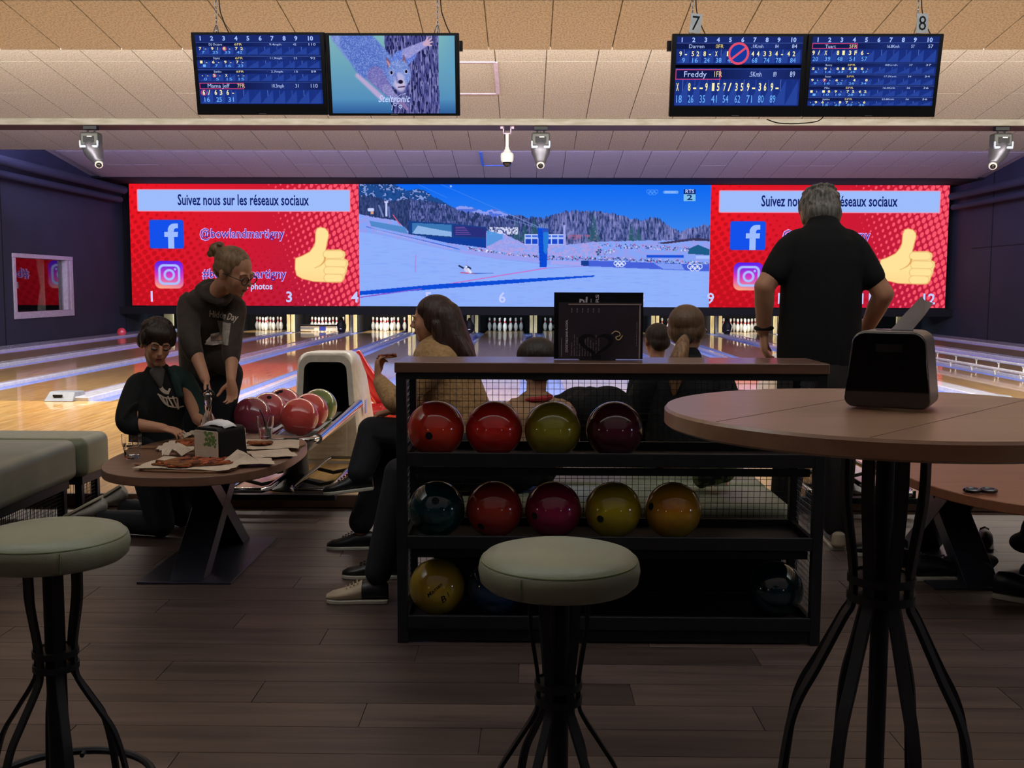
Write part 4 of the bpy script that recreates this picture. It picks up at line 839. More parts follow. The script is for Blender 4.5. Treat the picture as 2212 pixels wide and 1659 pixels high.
for z0,z1 in ((.71,.986),(.40,.662),(.10,.352)):
    mb=MB(); x=RX0+.05
    while x<RX1-.045: mb.tube([(x,RY1-.022,z0),(x,RY1-.022,z1)],.0013,4); x+=.0243
    z=z0+.012
    while z<z1: mb.tube([(RX0+.04,RY1-.0245,z),(RX1-.04,RY1-.0245,z)],.0013,4); z+=.0243
    mb.build('back_mesh',M['black'],rk,kind='stuff')
    for xs in (RX0+.012,RX1-.012):
        mb=MB(); y=RY0+.05
        while y<RY1-.045:
            mb.tube([(xs+.002*math.sin(k*math.pi/2),y+.0035*math.sin(k*math.pi/2),z0+(z1-z0)*k/46) for k in range(47)],.0012,3); y+=.017
        z=z0+.01
        while z<z1: mb.tube([(xs,RY0+.04,z),(xs,RY1-.04,z)],.0012,3); z+=.022
        mb.build('side_mesh',M['grey'],rk,kind='stuff')
G='balls on the black rack'
yb=3.915; r1=.675+.1079; r2=.367+.1079; r3=.064+.1079
ball((-.340,yb,r1),BM['or_'],'bright orange-red ball with one dark hole, first on the rack top row',G,[(-9,-6),])
ball((-.120,yb,r1),BM['red'],'plain scarlet ball, second on the rack top row',G)
ball((.102,yb,r1),BM['olive'],'olive yellow ball with a small scuff, third on the rack top row',G)
ball((.336,yb,r1),BM['maroon'],'dark maroon ball at the right of the rack top row',G)
ball((-.338,yb,r2),BM['green'],'dark green ball with a hole on top, middle row far left of the rack',G,[(2,28)])
ball((-.118,yb,r2),BM['rust'],'rust red ball beside the dark green ball in the rack',G,[(-30,-26)])
ball((.106,yb,r2),BM['mag'],'magenta ball in the centre of the rack middle row',G,[(-42,-4)])
ball((.334,yb,r2),BM['yel'],'yellow ball with a hole low on its left, right of the magenta ball',G,[(-31,-8)])
ball((.562,yb,r2),BM['yel2'],'yellow ball with orange streaks, last on the rack middle row',G,[(-60,14)])
b=ball((-.338,yb,r3),BM['yel3'],'mustard ball scribbled with black pen on the rack bottom shelf',G)
def onball(c,r):
    def f(a,b):
        q=Vector((a,-r,b)).normalized(); return (c[0]+q.x*(r+.0006),c[1]+q.y*(r+.0006),c[2]+q.z*(r+.0006))
    return f
lettering([('Maman',.0,.018,.015,.075,'C',.3,.01,.75),('B',.036,-.022,.030,.022,'C',.2,.01,.5),('1',.058,-.004,.024,.008,'C',.2,.01,.6)],onball((-.338,yb,r3),.1079)).build('pen_scribble',M['dark'],b)
ball((-.114,yb,r3),BM['blue'],'dark blue ball behind the middle bar stool on the rack bottom shelf',G)
ball((.955,yb,r3),BM['teal'],'very dark teal ball at the right end of the rack bottom shelf',G)
# menu cards in a heart-shaped holder on the rack top
t=thing('menu_stand','black drinks menu cards in a heart shaped holder on the rack top','menu',(.27,3.92,1.047))
M['card']=mat('black_card','0e0e16',.35); M['card2']=mat('dark_purple_card','3a303a',.3); M['cardtx']=mat('card_print','d8ccd4',.7); M['cardedge']=mat('card_border','a8948c',.6)
MB().b2((.105,3.945,1.049),(.441,3.949,1.300)).build('rear_card',M['card'],t)
MB().b2((.122,3.925,1.050),(.432,3.929,1.262)).build('front_card',M['card2'],t)
mb=MB()
for a in ((.158,1.253,.432,1.258),(.424,1.052,.429,1.258),(.132,1.058,.134,1.13)): mb.b2((a[0],3.9235,a[1]),(a[2],3.925,a[3]))
mb.build('card_border',M['cardedge'],t)
Fc=lambda y:(lambda a,b:(a,y,b))
lettering([('COCKTAILS SANS ALCOOL',.153,1.075,.008,.122,'L',0,.02,math.pi/2)],Fc(3.9235)).build('card_title',M['papwhite'],t)
it=[]
words=['Virgin mojito','menthe, citron vert','Sirop, eau gazeuse','Pina colada','ananas, coco','Bora Bora, passion','orange, grenadine','Soft drink','Jus de fruits','Ice tea','Sirops maison']
for k in range(11):
    x=.171+k*.0102; it.append((words[k],x,1.062,.0035,.05+.03*((k*7)%4)/3,'L',0,0,math.pi/2))
    if k%2==0: it.append(('9.50',x,1.225,.004,.016,'L',0,0,math.pi/2))
it.append(('prix en francs suisses',.415,1.10,.0026,.09,'L',0,0,math.pi/2))
lettering(it,Fc(3.9235)).build('card_text',M['cardtx'],t)
lettering([('pl',.20,1.268,.03,.03,'L',0,.03,-math.pi*.03),],Fc(3.9435)).build('rear_card_text',M['cardtx'],t)
lettering([('RS',.268,1.262,.012,.03,'L',0,.02,math.pi/2),('|',.243,1.265,.02,None,'L',0,0)],Fc(3.9435)).build('rear_card_text',M['cardtx'],t)
mb=MB(); cx,cz=.335,1.125    # small gold drawing on the card
mb.tube(crv([(.322,3.923,1.145),(.335,3.923,1.155),(.35,3.923,1.15),(.352,3.923,1.138),(.337,3.923,1.132),(.345,3.923,1.122),(.355,3.923,1.128),(.362,3.923,1.14)],4),.0022,5)
mb.build('card_emblem',mat('gold_print','d0b080',.6),t)
hp=[]
for k in range(41):
    a=2*math.pi*k/40; hx=16*math.sin(a)**3; hz=13*math.cos(a)-5*math.cos(2*a)-2*math.cos(3*a)-math.cos(4*a); hp.append((hx/16,hz/16))
mb=MB(); n=40
for (y0,y1) in ((3.905,3.909),):
    o_=[(.262+.066*a,1.108+.052*b) for a,b in hp[:40]]; i_=[(.262+.045*a,1.108+.035*b) for a,b in hp[:40]]
    vs=[(a,y0,b) for a,b in o_]+[(a,y0,b) for a,b in i_]+[(a,y1,b) for a,b in o_]+[(a,y1,b) for a,b in i_]
    fs=[]
    for k in range(n):
        j=(k+1)%n; fs+=[(k,j,n+j,n+k),(2*n+j,2*n+k,3*n+k,3*n+j),(k,2*n+k,2*n+j,j),(n+k,n+j,3*n+j,3*n+k)]
    mb.add(vs,fs)
mb.build('heart_front',M['black'],t)
MB().b2((.20,3.895,1.047),(.335,3.965,1.051)).build('holder_base',M['black'],t); MB().b2((.245,3.903,1.047),(.28,3.907,1.07)).build('holder_tab',M['black'],t)
# ---------------------------------------------------------------- bar stools
def ringrods(t,c,n,zt,rt,zp1,zp2,rp,zb,rb,rr,m,ph=0,prof=None):
    X,Y=c
    for k in range(n):
        a=ph+2*math.pi*k/n; u=Vector((math.cos(a),math.sin(a),0)); w=Vector((-math.sin(a),math.cos(a),0))
        pts=[(rt,zt),(rt*.98,zt-.04),(rt*.82+rp*.18,zt-(zt-zp1)*.45),(rp,zp1+.015),(rp,zp2-.012)]+[(rp+(rb-rp)*f,zp2-(zp2-zb)*g) for f,g in prof]
        P=crv([(r,0,z) for r,z in pts],5); mb=MB(); h=rr*1.15; th=rr*.5
        for i,p in enumerate(P):
            q0,q1=P[max(i-1,0)],P[min(i+1,len(P)-1)]; tg=(q1-q0).normalized(); nn=Vector((tg.z,0,-tg.x))
            for s1,s2 in ((-1,-1),(1,-1),(1,1),(-1,1)):
                v=p+nn*th*s2; mb.v.append(tuple(Vector((X,Y,0))+u*v.x+w*h*s1+Vector((0,0,v.z))))
        for i in range(len(P)-1): mb.f+=[(i*4+q,i*4+(q+1)%4,i*4+4+(q+1)%4,i*4+4+q) for q in range(4)]
        mb.f+=[(0,1,2,3),tuple(len(P)*4-4+q for q in range(4))]
        mb.build('rod',m,t,bevel=.0012,seg=1)
PS=[(.08,.10),(.39,.25),(.64,.38),(.81,.57),(.92,.80),(1,1)]; PT=[(.10,.06),(.37,.18),(.58,.27),(.69,.37),(.82,.61),(.97,.88),(1,1)]
def stool(x,y,label,seam):
    t=thing('bar_stool',label,'stool',(x,y,0),group='green topped bar stools')
    zt=.762; r=.168
    MB().lathe([(.10,zt-.068),(r-.012,zt-.068),(r-.001,zt-.058),(r+.003,zt-.035),(r,zt-.018),(r-.006,zt-.012),(r-.012,zt-.004),(r-.04,zt+.0035),(.05,zt+.006),(.001,zt+.006)],(x,y,0),64).build('seat_cushion',M['green'],t,smooth=50)
    MB().tube([(x+(r-.004)*math.cos(2*math.pi*k/60),y+(r-.004)*math.sin(2*math.pi*k/60),zt-.014) for k in range(60)],.0022,6,closed=True).build('piping',M['greend'],t,smooth=True)
    a=seam; u=(math.cos(a),math.sin(a)); MB().tube([(x+u[0]*(r+.002),y+u[1]*(r+.002),zt-.018),(x+u[0]*(r+.0045),y+u[1]*(r+.0045),zt-.038),(x+u[0]*(r+.001),y+u[1]*(r+.001),zt-.062)],.0016,5).build('seam',M['greend'],t)
    MB().cyl((x,y,zt-.072),(x,y,zt-.066),.11,32).build('mounting_plate',M['black'],t)
    MB().cyl((x,y,.01),(x,y,zt-.07),.0225,20).build('centre_post',M['blacksat'],t,smooth=True)
    for z in (.478,.445): MB().lathe([(.023,-.0015),(.046,-.0015),(.048,-.009),(.051,-.009),(.051,.006),(.048,.006),(.046,.0015),(.023,.0015)],(x,y,z),32).build('collar_disc',M['blacksat'],t,smooth=True)
    ringrods(t,(x,y),6,zt-.075,.062,.478,.445,.044,.012,.175,.0085,M['blacksat'],R(3),PS)
    MB().tube([(x+.205*math.cos(2*math.pi*k/48),y+.205*math.sin(2*math.pi*k/48),.145) for k in range(48)],.0095,8,closed=True).build('foot_ring',M['blacksat'],t,smooth=True)
    for k in range(4):
        a=R(8)+math.pi/2*k; MB().tube([(x+.175*math.cos(a),y+.175*math.sin(a),.145),(x+.205*math.cos(a),y+.205*math.sin(a),.145)],.006,6).build('ring_bracket',M['blacksat'],t)
    MB().lathe([(.0,.0),(.20,0),(.203,.006),(.20,.012),(.03,.014)],(x,y,0),40).build('floor_disc',M['blacksat'],t,smooth=True)
stool(.072,2.16,'round bar stool with green vinyl seat in front of the ball rack',R(-118))
stool(-1.085,2.33,'round bar stool with green vinyl seat at the lower left beside the bench',R(-60))
# ---------------------------------------------------------------- tall round table
tx,ty=.655,1.885; t=thing('high_table','tall round table with wooden top and caged black pedestal','table',(tx,ty,0))
MB().lathe([(.001,1.067),(.395,1.067),(.4,1.071),(.4,1.095),(.396,1.1),(.001,1.1)],(tx,ty,0),96).build('table_top',M['oak'],t,smooth=30)
mb=MB()
for dx,dy in ((-.13,0),(.13,0)):
    c_,s_=math.cos(R(48)),math.sin(R(48)); h=math.sqrt(.39**2-.13**2)
    mb.box((tx+dx*s_*1.0,ty-dx*c_*1.0,1.1001),(2*h,.0016,.0006),R(48))
mb.build('board_joint',M['oakside'],t)
MB().cyl((tx,ty,.01),(tx,ty,1.066),.0165,20).build('centre_post',M['blacksat'],t,smooth=True); MB().cyl((tx,ty,1.055),(tx,ty,1.066),.11,32).build('mounting_plate',M['black'],t)
for z in (.79,.757): MB().lathe([(.017,-.0015),(.055,-.0015),(.057,-.009),(.0605,-.009),(.0605,.006),(.057,.006),(.055,.0015),(.017,.0015)],(tx,ty,z),32).build('collar_disc',M['blacksat'],t,smooth=True)
ringrods(t,(tx,ty),8,1.055,.076,.79,.757,.054,.012,.22,.0095,M['blacksat'],R(4),PT)
MB().lathe([(.0,0),(.25,0),(.252,.006),(.25,.012),(.03,.014)],(tx,ty,0),40).build('floor_disc',M['blacksat'],t,smooth=True)
# napkin dispensers
M['disp']=mat('taupe_plastic','75685f',.35,.2)
def dispenser(c,rz,label,printed,w=.148,h=.142,d=.115):
    t=thing('napkin_dispenser',label,'dispenser',c,group='napkin dispensers'); Mx=Matrix.Rotation(rz,3,'Z'); C0=Vector(c)
    def W(x,y,z): return C0+Mx@Vector((x,y,z))
    def rr(wb,wt,h0,h1,r,n=6):
        pts=[]
        for cx,cz,a0 in ((wb/2-r,h0+r,-90),(wt/2-r*1.5,h1-r*1.5,0),(-wt/2+r*1.5,h1-r*1.5,90),(-wb/2+r,h0+r,180)):
            q=r*1.5 if cz>h/2 else r
            for k in range(n+1): a=R(a0+90*k/n); pts.append((cx+q*math.cos(a),cz+q*math.sin(a)))
        return pts
    P=rr(w,w*.86,.004,h,.016); I=rr(w*.985,w*.845,.006,h-.003,.015)
    sh=MB(); sh.prism(P,(-d/2,d/2),lambda a,b,y:W(a,y,b)); sh.build('housing',M['disp'] if not printed else M['black'],t,bevel=.004)
    for s,mm in ((-1,'front'),(1,'rear')):
        fp=MB(); fp.prism(I if not printed else rr(w*.86,w*.86,.022,h-.014,.006),(s*d/2,s*(d/2+.004)),lambda a,b,y:W(a,y,b)); fp.build('%s_panel'%mm,(M['darkglass'] if not printed else M['paper']),t,bevel=.002)
    if not printed:
        f=MB(); f.prism([(-.02,.105),(.024,.105),(.024,.119),(-.02,.119)],(-d/2-.0045,-d/2-.0055),lambda a,b,y:W(a,y,b)); f.build('label_recess',M['black'],t)
        n=MB(); n.add([W(-.006,-.01,h-.002),W(.03,-.006,h-.002),W(.052,-.004,h+.028),W(.065,-.0,h+.05),W(.050,.0,h+.055),W(.045,-.002,h+.062),W(.018,-.006,h+.03)],[(0,1,2,6),(2,3,4,5),(2,5,6)])
        n.add([W(-.01,.002,h-.002),W(.02,.004,h-.002),W(.040,.008,h+.022),W(.012,.002,h+.018)],[(0,1,2,3)])
        nn=n.build('napkin',M['papwhite'],t); sd=nn.modifiers.new('s','SOLIDIFY'); sd.thickness=.0012
        s=MB(); s.prism([(-.028,-.02),(.036,-.02),(.03,.02),(-.022,.02)],(h-.003,h+.0015),lambda a,b,z:W(a,b,z)); s.build('slot_rim',M['steel'],t)
    else:
        gp=MB()
        for k in range(46):
            a=random.uniform(-.01,.065); b=.065+random.uniform(0,.078)*(1 if a>.01 else .6); r=random.uniform(.004,.009); b=max(b,.146-.07*max(0,(a+.012)/.07)*random.uniform(.5,1.3)) if b<.08 else b
            if b>.138: b=.136
            gp.add([W(a+r*math.cos(2*math.pi*i/6),-d/2-.0045-.0001*k/10,b+r*math.sin(2*math.pi*i/6)) for i in range(6)],[(0,1,2,3,4,5)])
        gp.build('leaf_print',mat('green_print','5c7a3c',.7),t)
        lettering([('Always at hand',-.068,.052,.008,.07,'L'),('Take only what you need',-.068,.040,.008,.115,'L'),('oui',-.066,.128,.009,.024,'L',0,.03)],lambda a,b:W(a,-d/2-.0046,b)).build('panel_text',M['cardtx'],t)
        n=MB(); rnd=random.Random(4); pts=[]
        for i in range(9):
            for j in range(6):
                u=i/8*2-1; v=j/5*2-1; hh=.034*(1-u*u*.8)*(1-v*v*.7); pts.append(W(u*.075,v*.04+rnd.uniform(-.004,.004),h-.003+hh+rnd.uniform(-.004,.004)))
        n.add(pts,[(i*6+j,(i+1)*6+j,(i+1)*6+j+1,i*6+j+1) for i in range(8) for j in range(5)]); nn=n.build('napkin',M['papwhite'],t,smooth='all'); sd=nn.modifiers.new('s','SOLIDIFY'); sd.thickness=.0015
    return t
dispenser((.672,1.915,1.1005),R(-28),'black and grey napkin dispenser on the tall round table',False)
# ---------------------------------------------------------------- low tables
def superell(cx,cy,a,b,n=72,p=2.5): 
    out=[]
    for k in range(n):
        t_=2*math.pi*k/n; c_,s_=math.cos(t_),math.sin(t_); out.append((cx+a*math.copysign(abs(c_)**(2/p),c_),cy+b*math.copysign(abs(s_)**(2/p),s_)))
    return out
def lowtable(cx,cy,a,b,bx,by,lx,label,mt,ms):
    t=thing('low_table',label,'table',(cx,cy,0),group='low oval tables')
    O=superell(cx,cy,a,b); MB().prism(O,(.478,.52),lambda u,v,z:(u,v,z)).build('table_top',mt,t,bevel=.005)
    MB().b2((bx-.21,by-.43,0),(bx+.21,by+.43,.010)).build('base_plate',M['gun'],t,bevel=.002)
    for s in (-1,1):
        y0,y1=by-s*.34,by+s*.27; th=.062
        mb=MB(); vs=[]
        for x in (lx,lx+.15):
            vs+=[(x,y0-th,.010),(x,y0+th,.010),(x,y1+th,.478),(x,y1-th,.478)]
        mb.add(vs,[(0,1,2,3),(7,6,5,4),(0,4,5,1),(1,5,6,2),(2,6,7,3),(3,7,4,0)]); 
        if s==1: mb.v=[(v[0]+.0015,v[1],v[2]) for v in mb.v]
        mb.build('cross_leg',M['gun'],t,bevel=.002)
    MB().b2((lx-.08,by-.3,.47),(lx+.19,by+.3,.478)).build('under_plate',M['gun'],t)
    return t
M['gun']=mat('gunmetal','3a3a48',.35,.5)
M['tabl']=wood('low_table_top','5f4334','765444','x',1.8,.4,coat=.1,bump=.08,reflr=.25); M['tabr']=wood('orange_table_top','84503a','9a6045','x',1.8,.4,coat=.1,bump=.06,reflr=.25)
lowtable(-1.515,4.955,.425,.66,-1.515,4.935,-1.59,'low oval table covered with pizza boards beside the kneeling boy',M['tabl'],None)
lowtable(2.12,4.62,.50,.86,2.01,4.935,1.95,'low oval table with an orange-brown top behind the tall table',M['tabr'],None)
TZ=.5205
# things on the left low table
def plate(pts,z,th,name,m,label,cat,group=None,rim=None):
    mb=MB(); mb.prism(pts,(z,z+th),lambda u,v,q:(u,v,q)); return mb.build(name,m,bevel=.003,label=label,cat=cat,group=group)
def boardpoly(cx,cy,w,l,rz,hx=.11):
    o=superell(0,0,w/2,l/2,40,5); out=[]
    for x,y in o: out.append((x,y))
    # handle at -x end
    hw=.028; res=[]; ins=False
    for x,y in out:
        if x<-w/2+.02 and abs(y)<hw+.012:
            if not ins: res+=[(-w/2,hw+.01),(-w/2-.03,hw),(-w/2-hx,hw*.9),(-w/2-hx-.02,0),(-w/2-hx,-hw*.9),(-w/2-.03,-hw),(-w/2,-hw-.01)]; ins=True
        else: res.append((x,y))
    c_,s_=math.cos(rz),math.sin(rz); return [(cx+x*c_-y*s_,cy+x*s_+y*c_) for x,y in res]
bp=boardpoly
plate(bp(-1.47,4.56,.42,.32,R(-5),.05),TZ,.010,'serving_board',M['board'],'serving board under the pizza nearest the camera on the left low table','board','serving boards')
plate(bp(-1.60,5.10,.42,.28,R(5),.12),TZ,.010,'serving_board',M['board'],'serving board with handle at the left under the darker pizza','board','serving boards')
plate(bp(-1.27,5.15,.27,.30,R(80),.08),TZ,.010,'serving_board',M['board'],'serving board beneath the small crust at the right of the low table','board','serving boards')
def sheet(cx,cy,w,l,rz,z,name,m,label,cat,group,amp=.006,seed=1,sub=10,peak=None):
    rnd=random.Random(seed); mb=MB(); pts=[]; c_,s_=math.cos(rz),math.sin(rz); n=sub
    ph=[(rnd.uniform(3,9),rnd.uniform(3,9),rnd.uniform(0,6)) for _ in range(4)]
    for i in range(n+1):
        for j in range(n+1):
            u=(i/n-.5); v=(j/n-.5); e=max(abs(u),abs(v))*2
            x=u*w+rnd.uniform(-.004,.004); y=v*l+rnd.uniform(-.004,.004); h=sum(math.sin(a*u*2+b*v*2+p) for a,b,p in ph)/4*amp*(.3+e)+amp*.9
            if peak: h+=peak[2]*max(0,1-math.hypot(u-peak[0],v-peak[1])*peak[3])
            pts.append((cx+x*c_-y*s_,cy+x*s_+y*c_,z+h))
    mb.add(pts,[(i*(n+1)+j,(i+1)*(n+1)+j,(i+1)*(n+1)+j+1,i*(n+1)+j+1) for i in range(n) for j in range(n)])
    o=mb.build(name,m,smooth=None,label=label,cat=cat,group=group); sd=o.modifiers.new('s','SOLIDIFY'); sd.thickness=.0012; sd.offset=1; return o
BZ=TZ+.0105
sheet(-1.47,4.56,.43,.30,R(-6),BZ,'paper_liner',M['paper'],'baking paper under the nearest pizza','paper','baking papers',.004,2)
sheet(-1.60,5.10,.40,.27,R(4),BZ,'paper_liner',M['paper'],'baking paper under the darker pizza in front of the boy','paper','baking papers',.006,3)
sheet(-1.27,5.15,.27,.34,R(12),BZ,'paper_liner',M['paper'],'baking paper with crumbs at the right of the low table','paper','baking papers',.005,4)
sheet(-1.255,4.60,.24,.17,R(20),BZ-.002,'napkin',M['paper'],'crumpled napkin peaking up in front of the dispenser','napkin','loose napkins',.008,7,8,(-.1,.1,.06,3.2))
sheet(-1.63,4.83,.16,.14,R(30),BZ+.002,'napkin',M['paper'],'crumpled napkin left of the dispenser','napkin','loose napkins',.02,8,8,(0,0,.035,2.4))
sheet(-1.68,5.42,.24,.13,R(10),BZ-.006,'napkin',M['paper'],'crumpled napkin by the hands of the boy','napkin','loose napkins',.02,9,8,(.2,0,.035,2.2))
sheet(-1.20,4.86,.20,.22,R(25),BZ-.004,'napkin',M['paper'],'flat napkin corner hanging near the right table edge','napkin','loose napkins',.006,10,8)
def pizza(poly,z,label,seed,crust):
    rnd=random.Random(seed); t=thing('pizza',label,'pizza',(poly[0][0],poly[0][1],z),group='half eaten pizzas')
    cx=sum(p[0] for p in poly)/len(poly); cy=sum(p[1] for p in poly)/len(poly)
    MB().prism([(x,y) for x,y in poly],(z,z+.006),lambda u,v,q:(u,v,q)).build('dough',M['crust'],t,bevel=.002)
    mb=MB()
    for k in range(70):
        a,b=rnd.random(),rnd.random(); i=rnd.randrange(len(poly)); j=(i+1)%len(poly); px=poly[i][0]+(poly[j][0]-poly[i][0])*a; py=poly[i][1]+(poly[j][1]-poly[i][1])*a
        q=math.sqrt(b)*.93; x=cx+(px-cx)*q; y=cy+(py-cy)*q; mb.ell((x,y,z+.008),(rnd.uniform(.01,.026),rnd.uniform(.008,.02),rnd.uniform(.004,.009)),Matrix.Rotation(rnd.uniform(0,3),3,'Z'),8,5)
    mb.build('topping',M['cheese'],t,smooth='all',kind='stuff')
    if crust: MB().tube(crv([(x,y,z+.012) for x,y in crust],5),.009,8).build('crust_rim',M['crust'],t,smooth='all')
    return t
pizza([(-1.64,4.49),(-1.52,4.45),(-1.41,4.47),(-1.30,4.52),(-1.28,4.63),(-1.36,4.70),(-1.46,4.66),(-1.58,4.68)],BZ+.008,'large piece of pizza nearest the camera on the low table',1,[(-1.62,4.51),(-1.50,4.455),(-1.42,4.48)])
pizza([(-1.72,5.06),(-1.62,5.0),(-1.50,5.02),(-1.46,5.1),(-1.55,5.17),(-1.68,5.16)],BZ+.01,'darker browned pizza slices before the kneeling boy',2,[(-1.72,5.07),(-1.70,5.14),(-1.62,5.18)])
pizza([(-1.37,5.08),(-1.27,5.07),(-1.26,5.12),(-1.36,5.13)],BZ+.009,'small leftover pizza crust at the right of the low table',3,[(-1.37,5.08),(-1.31,5.065),(-1.26,5.08)])
pizza([(-1.545,4.43),(-1.455,4.43),(-1.46,4.46),(-1.54,4.46)],BZ+.007,'loose crust strip in front of the nearest pizza',5,[(-1.545,4.435),(-1.50,4.425),(-1.455,4.435)])
def glass(x,y,z,h,r,label,fill=0,straw=False):
    t=thing('drinking_glass',label,'glass',(x,y,z),group='drinking glasses')
    n=10; prof_o=[(r*.72,0),(r*.76,.01),(r*.80,h*.35),(r*.9,h*.5),(r*.97,h*.62),(r,h)]; 
    pr=prof_o+[(r-.0022,h),(r*.97-.0022,h*.62),(r*.9-.0022,h*.5),(r*.76,h*.35),(r*.68,.014),(.001,.012)]
    MB().lathe(pr,(x,y,z),10 if not fill else 24).build('glass_body',M['glass'],t,smooth=35)
    if fill: MB().lathe([(.001,.0135),(r*.67,.0145),(r*.75,h*.35),(r*.84,h*.5),(.001,h*.5)],(x,y,z),24).build('water',M['water'],t,smooth=35)
    if straw:
        MB().tube([(x+.01,y,z+.018),(x-.012,y,z+h),(x-.03,y,z+h+.035)],.003,8).build('straw',M['black'],t,smooth=True); MB().tube([(x+.014,y+.01,z+.018),(x-.004,y,z+h*.8)],.003,8).build('straw',M['black'],t,smooth=True)
glass(-1.80,4.70,TZ+.012,.112,.047,'empty faceted glass at the left end of the low table')
glass(-1.345,5.33,TZ+.012,.118,.043,'glass of water with dark straws at the back of the low table',1,True)
glass(-1.60,5.30,TZ+.012,.11,.042,'empty glass behind the napkin dispenser near the boy hands')
dispenser((-1.405,4.735,TZ+.001),R(-30),'napkin dispenser with printed white face on the low table',True,.175,.160,.165)
t=thing('oil_bottle','clear cruet bottle with steel pourer and black ring on the low table','bottle',(-1.545,5.02,TZ+.012))
MB().lathe([(.001,0),(.038,.001),(.041,.02),(.041,.10),(.036,.135),(.016,.175),(.0145,.22),(.0165,.225),(.0165,.235),(.001,.236)],(-1.545,5.02,TZ+.012),28).build('glass_body',M['glass'],t,smooth=35)
MB().lathe([(.001,.236),(.017,.236),(.018,.262),(.010,.27),(.006,.30),(.008,.31),(.001,.312)],(-1.545,5.02,TZ+.012),20).build('pourer',M['chrome'],t,smooth=35)
MB().tube([(-1.545+.028*math.cos(2*math.pi*k/24),5.02,TZ+.012+.265+.018*math.sin(2*math.pi*k/24)) for k in range(24)],.0055,8,closed=True).build('swing_ring',M['black'],t,smooth=True)
t=thing('table_knife','dark handled table knife beside the glass of water','knife',(-1.22,5.28,BZ+.006)); MB().b2((-1.32,5.275,BZ+.008),(-1.24,5.29,BZ+.011)).build('blade',M['steel'],t); MB().b2((-1.24,5.273,BZ+.006),(-1.16,5.292,BZ+.014)).build('handle',M['black'],t,bevel=.003)
# two chrome rings of something on the right low table
t=thing('bottle_opener','pair of dark chrome rings lying on the orange-brown table','opener',(1.78,4.05,.521))
for dx in (-.032,.032): MB().tube([(1.78+dx+.026*math.cos(2*math.pi*k/24),4.05+.026*math.sin(2*math.pi*k/24),.533) for k in range(24)],.0085,8,closed=True).build('ring',M['darkglass'],t,smooth=True)
# ---------------------------------------------------------------- benches
def bench(x0,x1,y0,y1,label,mat_s,zt=.47,legs=(),seamy=None,mesh=True):
    t=thing('bench',label,'bench',((x0+x1)/2,(y0+y1)/2,0),group='green upholstered benches')
    MB().b2((x0,y0,.245),(x1,y1,zt)).build('seat_cushion',mat_s,t,bevel=.05,seg=5)
    MB().b2((x0+.04,y0+.04,.20 if mesh else .03),(x1-.04,y1-.04,.245)).build('frame',M['black'],t)
    for x in (x0+.05,x1-.09):
        for y in (y0+.05,y1-.09): MB().b2((x,y,0),(x+.04,y+.04,.20)).build('leg',M['black'],t,bevel=.003)
    if mesh:
        mb=MB()
        for xs in (x1-.06,):
            y=y0+.1
            while y<y1-.1: mb.tube([(xs,y,.01),(xs,y,.2)],.0014,4); y+=.02
            z=.02
            while z<.2: mb.tube([(xs,y0+.1,z),(xs,y1-.1,z)],.0014,4); z+=.02
        xx=x0+.1
        while xx<x1-.1: mb.tube([(xx,y1-.07,.01),(xx,y1-.07,.2)],.0014,4); xx+=.02
        mb.build('frame_mesh',M['black'],t,kind='stuff')
    return t
bench(-4.6,-2.46,5.735,6.09,'pale green bench module against the approach step at the far left',M['green'])
bench(-3.4,-2.49,4.0,5.715,'grey-green bench module at the left edge nearest the camera',M['seatgrey'])
bench(-.42,1.10,4.20,4.62,'green bench right behind the ball rack',M['green'],.44,mesh=False)
bench(-.42,1.10,4.64,5.33,'wide green bench where the long haired woman sits',M['green'],.44,mesh=False)
